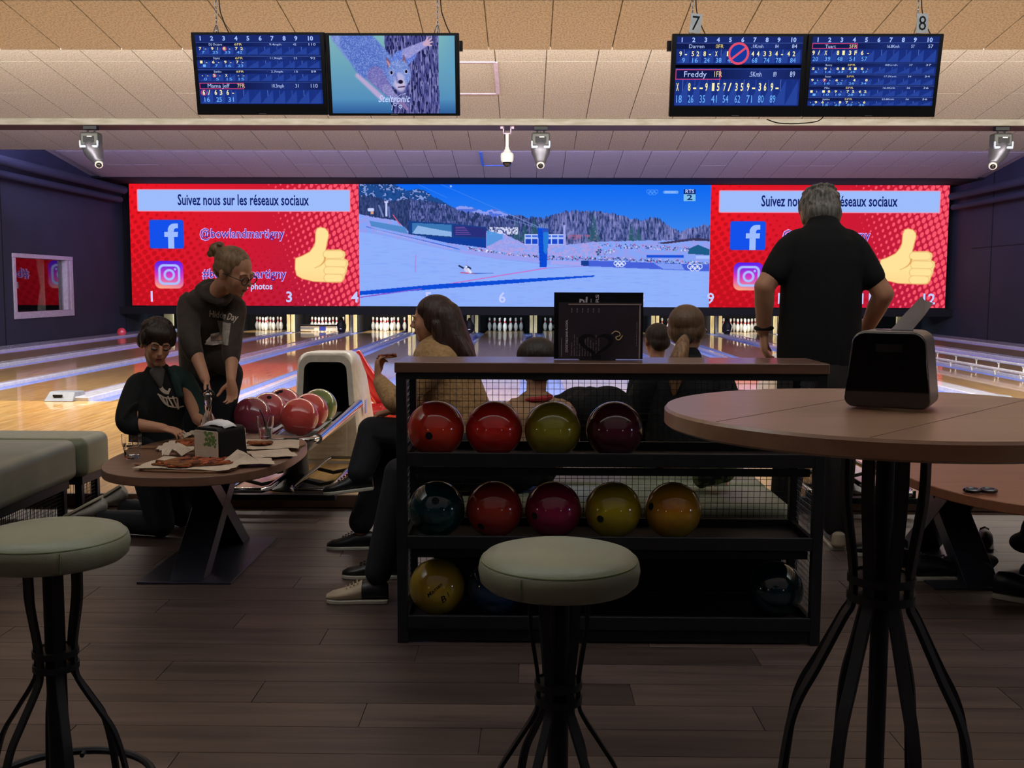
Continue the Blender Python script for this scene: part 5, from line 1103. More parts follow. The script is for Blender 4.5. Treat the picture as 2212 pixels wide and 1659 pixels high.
# ---------------------------------------------------------------- ball returns
def ball_return(cx,lab,withballs):
    t=thing('ball_return','cream ball return machine with chrome rack %s'%lab,'ball return',(cx,7.3,LZ),group='ball returns')
    z0=LZ; x0,x1=cx-.19,cx+.24; zt=.862; y0=7.28
    def arch(w0,w1,zb,zt_,r,c): 
        pts=[(c-w0/2,zb),(c+w0/2,zb)]
        for k in range(7): a=R(90*k/6); pts.append((c+w1/2-r+r*math.cos(a),zt_-r+r*math.sin(a)))
        for k in range(7): a=R(90+90*k/6); pts.append((c-w1/2+r+r*math.cos(a),zt_-r+r*math.sin(a)))
        return pts
    c=cx+.02; O=arch(.50,.40,z0,zt,.09,c); I=arch(.34,.30,.40,zt-.07,.06,c)
    # hood body: outer arch swept back and sloping down, hollow at the front
    mb=MB(); n=len(O)
    def ring(y,s,dz): return [(c+(a-c)*s,y,z0+(b-z0)*dz) for a,b in O]
    rings=[ring(y0,.93,.97),ring(y0+.03,1,1),ring(y0+.35,1,.99),ring(y0+.62,1.0,.80),ring(y0+.85,.98,.50),ring(y0+.92,.95,.40)]
    for r_ in rings: mb.v+=r_
    for i in range(len(rings)-1): mb.f+=[(i*n+k,i*n+(k+1)%n,(i+1)*n+(k+1)%n,(i+1)*n+k) for k in range(n)]
    mb.f.append(tuple((len(rings)-1)*n+k for k in range(n)))
    mb.build('hood_shell',M['cream'],t,smooth=45)
    fr=MB(); m=len(I)
    # front face between outer and inner arches (same vertex count)
    A=[(c+(a-c)*.93,y0,z0+(b-z0)*.97) for a,b in O]; B=[(a,y0+.004,b) for a,b in I]; D=[(a,y0+.45,b) for a,b in I]
    fr.v+=A+B; fr.f+=[(k,(k+1)%n,n+(k+1)%n,n+k) for k in range(n)]; fr.build('front_frame',M['cream'],t,smooth=45)
    dk=MB(); dk.v+=B+D; dk.f+=[(k,(k+1)%n,n+(k+1)%n,n+k) for k in range(n)]+[tuple(n+k for k in range(n))]; dk.build('mouth',M['dark'],t)
    MB().b2((c-.15,y0-.012,z0+.03),(c+.15,y0+.0,.36)).build('lower_panel',M['cream'],t,bevel=.006)
    for k in range(4): MB().b2((c-.12,y0-.018,z0+.06+k*.05),(c+.12,y0-.011,z0+.09+k*.05)).build('vent_slat',M['cream'],t,bevel=.004)
    MB().b2((c+.245,y0+.2,z0+.33),(c+.25,y0+.28,z0+.43)).build('sticker',mat('lilac_sticker','9aa8f0',.5),t)
    # upper rack
    zr=.472
    mb=MB(); O2=[]
    for k in range(13): a=math.pi+math.pi*k/12; O2.append((cx+.26*math.cos(a),5.76+.10*math.sin(a)))
    O2+=[(cx+.26,7.2),(cx-.26,7.2)]
    mb.prism(O2,(zr-.075,zr-.02),lambda u,v,z:(cx+(u-cx)*(.82 if z<zr-.05 else 1),v+(.05 if z<zr-.05 and v<6.0 else 0),z)); mb.build('tray',M['grey2'],t,bevel=.012)
    mb=MB()
    for k in range(14): mb.box((cx-.18+k*.027,5.75,zr-.0165),(.009,.10,.003),R(20))
    mb.build('tray_slots',M['dark'],t)
    for dx in (-.265,.265,.0): MB().tube([(cx+dx,5.76,zr-.0),(cx+dx,7.22,zr+.035)],.030 if dx else .018,12).build('rack_rail',M['chrome'],t,smooth=True)
    MB().tube(crv([(cx-.265,5.77,zr),(cx-.2,5.68,zr),(cx,5.645,zr),(cx+.2,5.68,zr),(cx+.265,5.77,zr)],6),.022,10).build('front_rail',M['chrome'],t,smooth=True)
    MB().loft([(cx,6.35,zr-.08),(cx,6.4,.25),(cx,6.42,z0+.02)],[(.10,.12),(.075,.09),(.08,.10)],(1,0,0),20).build('pedestal',M['black'],t,smooth='all')
    MB().lathe([(.001,0),(.20,0),(.20,.01),(.10,.04),(.001,.045)],(cx,6.42,z0),32).build('pedestal_foot',M['black'],t,smooth=True)
    # lower loops
    for a,b in ((-.29,-.07),(.07,.29)):
        P=[(cx+a,6.98,z0+.07),(cx+a+.02,7.07,z0+.07),(cx+b-.02,7.07,z0+.07),(cx+b,6.98,z0+.07),(cx+b,6.0,z0+.07),(cx+b-.03,5.93,z0+.07),(cx+a+.03,5.93,z0+.07),(cx+a,6.0,z0+.07)]
        MB().tube(P,.017,10,closed=True).build('lower_loop',M['chrome'],t,smooth=True)
        for yy in (6.3,6.72): MB().tube([(cx+a,yy,z0+.06),(cx+(a+b)/2,yy-.03,z0+.04),(cx+b,yy,z0+.06)],.012,8).build('cross_bar',M['black'],t,smooth=True)
    MB().b2((cx-.36,5.98,z0),(cx+.32,6.04,z0+.035)).build('floor_bar',M['black'],t,bevel=.006)
    for dx in (-.3,.3): MB().cyl((cx+dx,6.01,z0+.03),(cx+dx,6.01,z0+.075),.02,12).build('foot_knob',M['black'],t,smooth=True)
    return zr
M['grey2']=mat('silver_plastic','9ea3a6',.3,.6)
zr=ball_return(-1.43,'between the fifth and sixth lanes',True); ball_return(1.95,'in front of the standing man',False)
G='balls on the ball return'; zc=zr+.115
ball((-1.55,5.85,zc),BM['wine'],'wine red ball at the front left of the ball return',G)
ball((-1.512,6.07,zc+.005),BM['rose'],'dusty rose ball in the middle of the left column on the ball return',G,[(18,52)])
ball((-1.475,6.29,zc+.01),BM['rose'],'rose ball with two holes at the back left of the ball return',G,[(-20,50),(-2,58)])
ball((-1.275,5.81,zc),BM['rred'],'coral red ball at the front right of the ball return',G)
ball((-1.262,6.03,zc+.005),BM['rred'],'coral red ball in the middle of the right column on the ball return',G,[(-30,50)])
ball((-1.25,6.25,zc+.01),BM['lime'],'moss green ball at the back right of the ball return',G)
ball((-10.02,25.7,LZ+.11),BM['pink'],'coral pink ball resting against the foot of the left wall far down the lanes','far ball')
ball((-5.62,8.55,LZ+.108),BM['red'],'red ball just visible at the far left edge above the bench','far ball')
# red ramp for children
t=thing('ball_ramp','red plastic children ball ramp behind the ball return','ramp',(-1.05,8.7,LZ))
for s in (-.05,.05):
    MB().limb([(-1.40+s*.6,8.5,.78),(-1.34+s,8.55,.62),(-1.20+s*1.3,8.65,.40),(-.98+s*2.2,8.8,.30),(-.72+s*2.6,8.95,.22),(-.62+s*2.6,9.0,.12)],[.022,.032,.045,.055,.05,.035]).build('side_rail',M['red'],t,smooth='all')
MB().limb([(-1.44,8.5,.30),(-1.30,8.55,.27),(-1.05,8.62,.30)],[.07,.09,.07]).build('ramp_base',M['red'],t,smooth='all')
MB().limb([(-1.32,8.55,.56),(-1.18,8.66,.34),(-.95,8.82,.24),(-.72,8.95,.16)],[.04,.05,.06,.05]).build('slide_body',M['red'],t,smooth='all')
for x,y in ((-1.22,8.5),(-1.12,8.85),(-.72,8.75),(-.66,9.1)): MB().limb([(x,y,LZ+.03),(x+.03,y+.03,.2),(x+.05,y+.03,.32)],[.04,.045,.04]).build('foot',M['red'],t,smooth='all')
# loose shoes and bags near the right low table
def shoe(x,y,rz,L_,label,m,ms,parent=None,z=0,tilt=0,toe=None,group=None,laces=True,pitch=0,roll=0):
    """toe points along +x rotated by rz"""
    t=parent if parent else thing('shoe',label,'shoe',(x,y,z),group=group)
    Mx=(Matrix.Rotation(rz,3,'Z')@Matrix.Rotation(pitch,3,'Y')@Matrix.Rotation(roll,3,'X')); k=L_/.28; c=Vector((x,y,z))
    W=lambda a,b,d:tuple(c+Mx@Vector((a*k,b*k,d*k)))
    nm='shoe' if parent else None
    sec=[(-.135,.025,.03,.075),(-.12,.034,.036,.09),(-.07,.037,.04,.095),(-.02,.038,.04,.085),(.03,.043,.036,.06),(.08,.047,.034,.045),(.115,.040,.030,.036),(.14,.02,.022,.022)]
    mb=MB(); n=16
    for (a,hw,_,h) in sec:
        for i in range(n):
            t_=2*math.pi*i/n; cc,ss=math.cos(t_),math.sin(t_); mb.v.append(W(a,hw*cc*(1 if ss<0 else (1-.35*ss*ss)),.012+(h/2)+(h/2)*ss*(1)))
    for s in range(len(sec)-1): mb.f+=[(s*n+i,s*n+(i+1)%n,(s+1)*n+(i+1)%n,(s+1)*n+i) for i in range(n)]
    mb.f+=[tuple(range(n)),tuple((len(sec)-1)*n+i for i in range(n))]
    up=mb.build('shoe' if parent else 'upper',m,t,smooth=60)
    root=up if parent else t
    so=MB(); O=[]
    for (a,hw,_,h) in sec: O.append((a,hw+.004))
    P=[(a,b) for a,b in O]+[(a,-b) for a,b in reversed(O)]
    so.prism(P,(0,.018),lambda u,v,d:W(u,v,d)); so.build('sole',ms,root,bevel=.004)
    if toe: 
        tc=MB()
        for (a,hw,_,h) in [(-.02,.04,0,.09),(.03,.0445,.0,.064),(.08,.0485,0,.048),(.115,.0415,0,.039),(.142,.021,0,.024)]:
            for i in range(n): 
                t_=2*math.pi*i/n; cc,ss=math.cos(t_),math.sin(t_); tc.v.append(W(a,hw*cc*(1 if ss<0 else (1-.35*ss*ss)),.012+(h/2)+(h/2)*ss))
        for s in range(4): tc.f+=[(s*n+i,s*n+(i+1)%n,(s+1)*n+(i+1)%n,(s+1)*n+i) for i in range(n)]
        tc.build('toe_panel',toe,root,smooth=60)
    if laces:
        for q in range(4): MB().tube([W(.0+q*.016,-.022,.090-q*.008),W(.005+q*.016,0,.100-q*.009),W(.0+q*.016,.022,.090-q*.008)],.003*k,5).build('lace' if not toe else 'strap',M['rubber'] if not toe else M['shoecream'],root)
    return t
GS='loose shoes on the floor by the right low table'
shoe(1.74,5.08,R(155),.29,'black lace-up shoe on the floor just right of the standing man',M['shoe'],M['sole'],group=GS)
shoe(1.83,4.84,R(10),.28,'brown-black shoe lying between the table rods',M['shoe'],M['edge'],group=GS)
shoe(1.90,4.68,R(5),.31,'large black sneaker with pale sole in front of the cross legged table',M['shoe'],M['sole'],group=GS)
shoe(2.36,5.30,R(70),.28,'dark brown shoe standing behind the cross legged table',mat('brown_leather','38241c',.5),M['rubber'],group=GS)
shoe(2.14,4.33,R(-35),.31,'black sneaker with white tag at the right edge of the floor',M['shoe'],M['sole'],group=GS)
shoe(2.30,4.5,R(-60),.28,'second black sneaker at the right edge behind the tagged one',M['shoe'],M['sole'],group=GS)
def lump(c,r,label,cat,m,name,seed,rz=0,n=9):
    rnd=random.Random(seed); mb=MB(); c=Vector(c)
    for k in range(n): mb.ell((c.x+rnd.uniform(-.6,.6)*r[0],c.y+rnd.uniform(-.5,.5)*r[1],c.z+rnd.uniform(-.25,.35)*r[2]),(r[0]*rnd.uniform(.4,.6),r[1]*rnd.uniform(.4,.6),r[2]*rnd.uniform(.4,.65)),Matrix.Rotation(rnd.uniform(0,3),3,'Z'))
    return mb.build(name,m,remesh=.012,sm=6,label=label,cat=cat)
lump((2.03,4.70,.055),(.15,.08,.06),'flat dark cloth bag lying under the cross legged table','bag',M['jeans'],'cloth_bag',3)
lump((2.45,4.9,.13),(.14,.12,.13),'black rucksack standing at the right edge beside the table leg','bag',M['blackcloth'],'rucksack',5)
lump((.31,4.80,.67),(.25,.12,.23),'black padded coat heaped on the bench behind the rack','coat',M['blackcloth'],'coat',11,n=12)
lump((.80,4.42,.55),(.10,.09,.10),'small olive patterned bag on the bench behind the rack','bag',mat('olive_camouflage','5c6a3c',.8,noise=('1c2418',30,(1,1,1),(.48,.52))),'shoulder_bag',8)
t=thing('coaster','small brass button lying on the wooden step edge at the right','button',(2.60,6.14,LZ+.004)); MB().lathe([(.001,0),(.016,0),(.018,.006),(.012,.010),(.001,.010)],(2.60,6.14,LZ+.005),16).build('disc',mat('brass','b08a40',.3,1),t,smooth=True)
# ---------------------------------------------------------------- people
def frame(f,up=(0,0,1),roll=0):
    f=Vector(f).normalized(); r=f.cross(Vector(up)).normalized(); u=r.cross(f)
    if roll: q=Matrix.Rotation(roll,3,f); r=q@r; u=q@u
    return Matrix(((r.x,f.x,u.x),(r.y,f.y,u.y),(r.z,f.z,u.z)))   # columns: right, forward, up
class Head:
    def __init__(s,c,f,k=1,roll=0): s.c=Vector(c); s.M=frame(f,roll=roll); s.k=k
    def W(s,x,y,z): return s.c+s.M@Vector((x*s.k,y*s.k,z*s.k))
    def e(s,mb,c,r,rot=None,n=20,m=14):
        M_=s.M if rot is None else s.M@rot; mb.ell(s.W(*c),tuple(q*s.k for q in r),M_,n,m)
    def skin(s,mb):
        e=s.e; e(mb,(0,-.012,.032),(.073,.092,.080)); e(mb,(0,.022,-.015),(.063,.063,.082)); e(mb,(0,.040,-.046),(.052,.047,.046)); e(mb,(0,.034,-.066),(.046,.047,.037)); e(mb,(0,.068,-.088),(.019,.017,.017))
        for q in (-1,1):
            e(mb,(q*.028,.076,.024),(.026,.010,.009)); e(mb,(q*.032,.052,-.024),(.026,.027,.034)); e(mb,(q*.030,.0725,.010),(.017,.0125,.0085)); e(mb,(q*.030,.0705,-.006),(.016,.011,.006)); e(mb,(q*.009,.094,-.026),(.008,.009,.007))
            e(mb,(q*.076,-.006,-.002),(.009,.018,.030),Matrix.Rotation(q*.35,3,'Z'),12,10); e(mb,(q*.073,-.002,-.026),(.008,.010,.012))
        mb.limb([s.W(0,.080,.020),s.W(0,.093,.0),s.W(0,.105,-.020)],[.008*s.k,.0095*s.k,.0115*s.k],10)
        e(mb,(0,.082,-.046),(.022,.012,.012)); e(mb,(0,.076,-.066),(.018,.012,.010))
    def face(s,parent,eyes=True,lips=True,brow=None,closed=False):
        if eyes:
            for q in (-1,1):
                mb=MB(); s.e(mb,(q*.030,.0725,.003),(.0125,.0125,.0085)); mb.build('eye',M['eye'],parent,smooth='all')
                if not closed: mb=MB(); s.e(mb,(q*.030,.0815,.001),(.0055,.004,.0055)); mb.build('iris',M['dark'],parent,smooth='all')
        if lips:
            mb=MB(); s.e(mb,(0,.0895,-.0515),(.019,.0065,.0042)); s.e(mb,(0,.0875,-.0600),(.015,.0065,.0042)); mb.build('lips',M['lip'],parent,smooth='all')
        if closed:
            mb=MB()
            for q in (-1,1): mb.limb([s.W(q*.017,.0845,-.001),s.W(q*.030,.0865,-.005),s.W(q*.045,.0765,-.002)],[.0022*s.k]*3,6)
            mb.build('eyelashes',M['dark'],parent,smooth='all')
        if brow:
            mb=MB()
            for q in (-1,1): mb.limb([s.W(q*.013,.088,.024),s.W(q*.028,.0885,.029),s.W(q*.045,.077,.024)],[.003*s.k]*3,6)
            mb.build('eyebrows',brow,parent,smooth='all')
def tufts(H,mb,c,r,n,seed,L_=.032,w=.010,low=-.1,front=.75):
    rnd=random.Random(seed)
    for _ in range(n):
        a=rnd.uniform(0,6.28); z=rnd.uniform(low,1); q=math.sqrt(max(0,1-z*z)); d=Vector((q*math.cos(a),q*math.sin(a),z))
        if d.y>front and d.z<.5: continue
        t_=d.cross(Vector((rnd.uniform(-1,1),rnd.uniform(-1,1),rnd.uniform(-.2,1)))).normalized(); p=(c[0]+d.x*r[0],c[1]+d.y*r[1],c[2]+d.z*r[2]); Q=frame(t_,up=d)
        H.e(mb,p,(w,L_*rnd.uniform(.6,1.1),w*.8),Q,8,6)
M['eye']=mat('eye_white','b8b0a8',.2)
def hand(mb,w,d,n,ts,k=1,curl=.4,spr=.0,curls=None,thumb=(.55,.75,.35)):
    w=Vector(w); d=Vector(d).normalized(); n=Vector(n); n=(n-d*n.dot(d)).normalized(); l=d.cross(n).normalized()
    mb.loft([w-d*.01*k,w+d*.02*k,w+d*.06*k,w+d*.082*k],[(.026*k,.018*k),(.034*k,.017*k),(.040*k,.0145*k),(.038*k,.011*k)],l,14)
    for i,(o,L_) in enumerate(((-.030,.070),(-.0102,.078),(.0100,.073),(.0295,.058))):
        c_=(curls[i] if curls else curl); a=0; p=w+d*(.078-.004*abs(i-1.3))*k+l*o*k*(-ts); pts=[p-d*.02*k,p]
        dd=(d+l*(-ts)*o*(3*spr+1.5)).normalized()
        for q,fr in enumerate((.44,.30,.26)):
            a+=c_*(1,1.25,.8)[q]; v=dd*math.cos(a)+n*math.sin(a); p=p+v*L_*fr*k; pts.append(p)
        mb.limb(pts,[.0088*k,.0086*k,.0078*k,.0072*k,.0058*k],8)
    p=w+d*.018*k+l*ts*.024*k+n*.004*k; v=(d*thumb[0]+l*ts*thumb[1]+n*thumb[2]).normalized(); v2=(v+d*.5).normalized()
    mb.limb([p,p+v*.036*k,p+v*.036*k+v2*.028*k,p+v*.036*k+v2*.028*k+(v2+n*.4).normalized()*.022*k],[.014*k,.0115*k,.0098*k,.0075*k],8)
def person(label,loc): return thing('person',label,'person',loc,group='people')
def wrapon(o,target,offs=.003):
    m=o.modifiers.new('wrap','SHRINKWRAP'); m.target=target; m.wrap_method='PROJECT'; m.use_negative_direction=True; m.use_positive_direction=True; m.wrap_mode='ABOVE_SURFACE'; m.offset=offs; m.use_project_y=True; m.project_limit=.35; return m
def seg_arm(sk,sh,el,wr,rs): sk.limb([sh,el],[rs[0],rs[1]]); sk.limb([el,tuple((Vector(el)*2+Vector(wr))/3),wr],[rs[1]*1.02,rs[1]*.98,rs[2]])

# --- standing man, seen from behind
P=person('grey haired man in a black t-shirt standing with his back to us',(1.46,5.25,0))
H=Head((1.462,5.28,1.672),(-.05,.88,-.45),1.19)
sk=MB(); H.skin(sk)
sk.limb([(1.462,5.245,1.655),(1.46,5.215,1.62),(1.46,5.21,1.58)],[.062,.062,.075])
sk.loft([(1.46,5.21,.98),(1.46,5.21,1.2),(1.46,5.2,1.45),(1.46,5.205,1.57)],[(.165,.11),(.17,.12),(.18,.11),(.12,.07)],(1,0,0))
sl,el_,wl=(1.295,5.21,1.50),(1.172,5.17,1.325),(1.195,5.27,1.10); sr,er,wr_=(1.62,5.21,1.50),(1.755,5.17,1.29),(1.725,5.33,1.10)
seg_arm(sk,sl,el_,wl,(.058,.050,.031)); seg_arm(sk,sr,er,wr_,(.058,.050,.031))
hand(sk,(1.198,5.278,1.085),(.06,.05,-1),(1,.1,0),-1,1.05,.42,thumb=(.75,.35,.55)); hand(sk,(1.722,5.34,1.085),(-.1,.3,-1),(-1,.1,0),1,1.05,.5)
hipL,hipR=(1.365,5.22,.93),(1.555,5.22,.93)
for h,kn,an in ((hipL,(1.34,5.24,.50),(1.33,5.33,.09)),(hipR,(1.575,5.21,.50),(1.585,5.26,.09))): sk.limb([h,kn,an],[.085,.056,.04])
body=sk.build('body',M['skin'],P,remesh=.006)
H.face(P,eyes=False,lips=False)
hr=MB(); H.e(hr,(0,-.022,.040),(.082,.096,.080)); H.e(hr,(0,-.062,-.008),(.070,.050,.055)); H.e(hr,(.055,-.03,-.0),(.026,.045,.045)); H.e(hr,(-.055,-.03,-.0),(.026,.045,.045)); H.e(hr,(.01,-.01,.11),(.03,.045,.018)); H.e(hr,(-.025,-.03,.108),(.03,.04,.016))
for q in range(14):
    a=q/14*6.28; H.e(hr,(.055*math.cos(a),-.03+.06*math.sin(a),.095),(.018,.022,.012))
tufts(H,hr,(0,-.022,.040),(.082,.096,.080),60,9,.028,.008,-.5,.6)
hr.build('hair',M['hairgrey'],P,remesh=.005,sm=1)
sh=MB(); sh.loft([(1.462,5.225,.985),(1.462,5.22,1.10),(1.46,5.21,1.3),(1.46,5.2,1.45),(1.46,5.2,1.545),(1.46,5.205,1.60),(1.46,5.21,1.645)],[(.208,.145),(.205,.15),(.200,.145),(.200,.130),(.175,.112),(.120,.09),(.070,.065)],(1,0,0),28)
sh.limb([(1.345,5.205,1.535),(1.29,5.205,1.495),(1.225,5.185,1.395)],[.078,.074,.068]); sh.limb([(1.575,5.205,1.535),(1.625,5.205,1.495),(1.695,5.185,1.375)],[.078,.074,.070]); sh.ell((1.462,5.21,1.635),(.082,.072,.04))
sh.build('t_shirt',M['blackcloth'],P,remesh=.009,sm=6)
tr=MB(); tr.loft([(1.46,5.22,.86),(1.46,5.22,1.0)],[(.185,.135),(.19,.135)],(1,0,0))
for h,kn,an in ((hipL,(1.34,5.24,.50),(1.33,5.33,.12)),(hipR,(1.575,5.21,.50),(1.585,5.26,.12))): tr.limb([h,kn,an],[.108,.085,.068])
tr.build('trousers',M['trousg'],P,remesh=.010,sm=6)
shoe(1.60,5.32,R(82),.29,None,M['shoe'],M['sole'],P); shoe(1.325,5.39,R(95),.29,None,M['shoe'],M['sole'],P)
MB().loft([(1.58,5.185,.035),(1.58,5.19,.075)],[(.040,.022),(.034,.022)],(1,0,0),16).build('heel_patch',M['shoecream'],P,smooth='all')
MB().tube([(1.196+.037*math.cos(2*math.pi*k/24),5.268+.033*math.sin(2*math.pi*k/24),1.118) for k in range(24)],.013,8,closed=True).build('wristwatch',M['rubber'],P,smooth=True,label='black wristwatch on his left wrist')

# --- kneeling boy
P=person('dark haired boy in a black sweatshirt kneeling at the low table',(-1.93,5.42,0))
H=Head((-1.882,5.33,1.025),(.50,-.80,-.36),.97,roll=-.10)
sk=MB(); H.skin(sk)
sk.limb([H.W(0,-.02,-.07),(-1.905,5.39,.90),(-1.91,5.40,.83)],[.048,.047,.055])
sk.loft([(-1.93,5.43,.46),(-1.92,5.43,.62),(-1.90,5.41,.78),(-1.90,5.40,.83)],[(.115,.09),(.11,.085),(.12,.08),(.08,.055)],(1,.4,0))
a_s,a_e,a_w=(-1.995,5.35,.80),(-1.995,5.21,.615),(-1.800,5.17,.60)
b_s,b_e,b_w=(-1.78,5.45,.80),(-1.70,5.42,.62),(-1.625,5.32,.60)
seg_arm(sk,a_s,a_e,a_w,(.042,.036,.023)); seg_arm(sk,b_s,b_e,b_w,(.042,.036,.023))
hand(sk,(-1.818,5.17,.602),(1,.12,-.20),(0,.3,-1),1,.86,.30,curls=(.22,.32,.38,.42),thumb=(.8,.5,.4)); hand(sk,(-1.62,5.315,.60),(.4,-.8,-.35),(-.5,0,-1),-1,.86,.5)
legs=[((-1.97,5.34,.45),(-1.87,5.29,.075),(-2.21,5.38,.075)),((-1.92,5.52,.45),(-1.84,5.53,.075),(-2.18,5.62,.085))]
for h,k_,a in legs: sk.limb([h,k_],[.068,.05]); sk.limb([k_,a],[.05,.033])
sk.build('body',M['skin'],P,remesh=.0048)
H.face(P,brow=M['hairdark'],closed=True)
hr=MB(); H.e(hr,(0,-.018,.052),(.090,.100,.084)); H.e(hr,(0,-.07,.0),(.074,.045,.065)); H.e(hr,(0,.03,.072),(.078,.066,.052))
for q in range(11):
    x=-.070+q*.014; H.e(hr,(x,.072-abs(x)*.60,.048-.006*((q*3)%4)),(.013,.016,.034),Matrix.Rotation(.35*(1 if q%3 else -.6),3,'Y'),12,8)
for q in (-1,1): H.e(hr,(q*.078,.015,.035),(.016,.035,.042)); H.e(hr,(q*.074,-.035,.0),(.022,.04,.045))
tufts(H,hr,(0,-.015,.052),(.088,.098,.084),70,3)
hr.build('hair',M['hairdark'],P,remesh=.0045,sm=1)
cl=MB(); cl.loft([(-1.935,5.43,.40),(-1.93,5.43,.48),(-1.93,5.43,.62),(-1.905,5.41,.76),(-1.90,5.40,.825),(-1.903,5.395,.865)],[(.135,.115),(.145,.115),(.140,.110),(.150,.100),(.125,.08),(.07,.06)],(1,.4,0),26)
cl.limb([(-1.96,5.37,.81),a_s,(-2.015,5.26,.69),(-2.005,5.215,.625),(-1.96,5.195,.605)],[.062,.062,.056,.057,.048])
cl.ell((-1.965,5.32,.66),(.05,.07,.09))
for q in range(4): cl.ell((-1.975-.018*math.sin(q),5.20+.004*q,.605+q*.028),(.055,.05,.014),Matrix.Rotation(-.9,3,'Y'))
hood=cl.build('sweatshirt',M['blackcloth'],P,remesh=.007,sm=4)
g=MB(); g.limb([(-1.825,5.43,.865),(-1.785,5.455,.82),(-1.735,5.46,.73),(-1.69,5.44,.64),(-1.655,5.39,.61)],[.040,.055,.052,.047,.040]); g.limb([(-1.84,5.385,.885),(-1.805,5.37,.83),(-1.785,5.375,.75)],[.018,.024,.020]); g.build('green_sleeve',M['greencloth'],P,remesh=.007,label='dark green sleeve and hood edge')
g=MB(); g.loft([(-1.885,5.335,.875),(-1.875,5.322,.845),(-1.865,5.320,.80)],[(.040,.03),(.030,.018),(.012,.010)],(1,.3,0)); g.build('undershirt',M['greyshirt'],P,remesh=.006,label='grey t-shirt showing at the neck')
# stitched white smile print: strokes in metres on the chest plane (x, z)
pr=MB()
def stroke(mb,pts,w,y=5.2):
    w*=1.15; pts=[(-1.832+(a+1.84)*1.3,.745+(b-.74)*1.3) for a,b in pts]
    P_=crv([(a,0,b) for a,b in pts],5)
    for i in range(len(P_)-1):
        a,b=P_[i],P_[i+1]; d=(b-a).normalized(); nn=Vector((-d.z,0,d.x)); ww=w
        mb.add([(a+nn*ww)+Vector((0,y,0)),(b+nn*ww)+Vector((0,y,0)),(b-nn*ww)+Vector((0,y,0)),(a-nn*ww)+Vector((0,y,0))],[(0,1,2,3)])
stroke(pr,[(-1.872,.795),(-1.862,.770),(-1.848,.757),(-1.838,.755)],.008); stroke(pr,[(-1.842,.752),(-1.835,.772)],.004)
stroke(pr,[(-1.877,.752),(-1.866,.745),(-1.850,.735),(-1.825,.732),(-1.812,.733)],.003)
stroke(pr,[(-1.872,.748),(-1.855,.715),(-1.838,.700),(-1.815,.692),(-1.800,.695)],.003)
for a,b in (((-1.862,.744),(-1.848,.706)),((-1.848,.738),(-1.842,.698)),((-1.842,.742),(-1.826,.694)),((-1.826,.740),(-1.815,.690)),((-1.812,.742),(-1.814,.684))): stroke(pr,[a,b],.0028)
wrapon(pr.build('smile_print',M['print'],P),hood,.002)
tr=MB(); tr.loft([(-1.93,5.43,.40),(-1.93,5.43,.47)],[(.125,.12),(.125,.11)],(1,.4,0))
for h,k_,a in legs: tr.limb([h,tuple((Vector(h)+Vector(k_))/2),k_],[.092,.085,.070]); tr.limb([k_,tuple((Vector(k_)+Vector(a))/2),a],[.066,.064,.052]); tr.ell(a,(.030,.056,.052)); tr.ell((a[0]+.045,a[1],a[2]+.002),(.022,.060,.056))
tr.build('trousers',M['jeans'],P,remesh=.008,sm=3)
M['sneak']=mat('pale_sneaker','b4aea2',.6); M['sneaks']=mat('cream_sole','c8bca4',.6)
shoe(-2.33,5.40,R(180),.235,None,M['sneak'],M['sneaks'],P,z=.150,pitch=R(28),roll=math.pi,laces=False); shoe(-2.30,5.63,R(172),.235,None,M['sneak'],M['sneaks'],P,z=.165,pitch=R(32),roll=math.pi,laces=False)

P.location+=Vector((-.045,.08,-.003))
# --- girl with glasses bending over the table
P=person('blond girl with glasses and a hair bun bending over the table in a brown hoodie',(-1.74,5.85,0))
H=Head((-1.530,5.48,1.396),(.86,-.34,-.44),1.10,roll=.12)
sk=MB(); H.skin(sk)
sk.limb([H.W(0,-.02,-.06),(-1.61,5.54,1.325),(-1.665,5.60,1.265)],[.050,.050,.06])
sk.loft([(-1.80,5.86,.86),(-1.79,5.80,1.0),(-1.74,5.70,1.17),(-1.69,5.62,1.27)],[(.13,.085),(.115,.08),(.13,.08),(.09,.06)],(1,.15,0))
a_s,a_e,a_w=(-1.825,5.66,1.225),(-1.775,5.50,1.03),(-1.660,5.36,.835)
b_s,b_e,b_w=(-1.575,5.64,1.205),(-1.560,5.52,1.01),(-1.535,5.40,.835)
seg_arm(sk,a_s,a_e,a_w,(.044,.038,.025)); seg_arm(sk,b_s,b_e,b_w,(.044,.038,.025))
hand(sk,(-1.655,5.352,.825),(.35,-.15,-1),(-.6,-.3,-.3),-1,.93,.28,curls=(.15,.25,.35,.4)); hand(sk,(-1.533,5.39,.822),(.12,-.1,-1),(-.3,-.9,0),1,.93,.45)
legs=[((-1.84,5.84,.82),(-1.89,5.80,.46),(-1.92,5.84,.09)),((-1.69,5.84,.82),(-1.72,5.76,.47),(-1.74,5.82,.09))]
for h,k_,a in legs: sk.limb([h,k_,a],[.078,.052,.036])
sk.build('body',M['skin'],P,remesh=.0048)
H.face(P,brow=M['hairblond'])
hr=MB(); H.e(hr,(0,-.022,.040),(.079,.094,.079)); H.e(hr,(0,-.065,-.005),(.062,.045,.055)); H.e(hr,(0,-.132,.055),(.040,.034,.038)); H.e(hr,(0,-.105,.045),(.022,.03,.022))
for q in (-1,1): H.e(hr,(q*.066,-.02,.02),(.018,.05,.035))
H.e(hr,(0,-.12,.090),(.022,.02,.012)); H.e(hr,(.018,-.148,.03),(.016,.016,.02))
hr.build('hair',M['hairblond'],P,remesh=.0045,sm=2)
gl=MB()
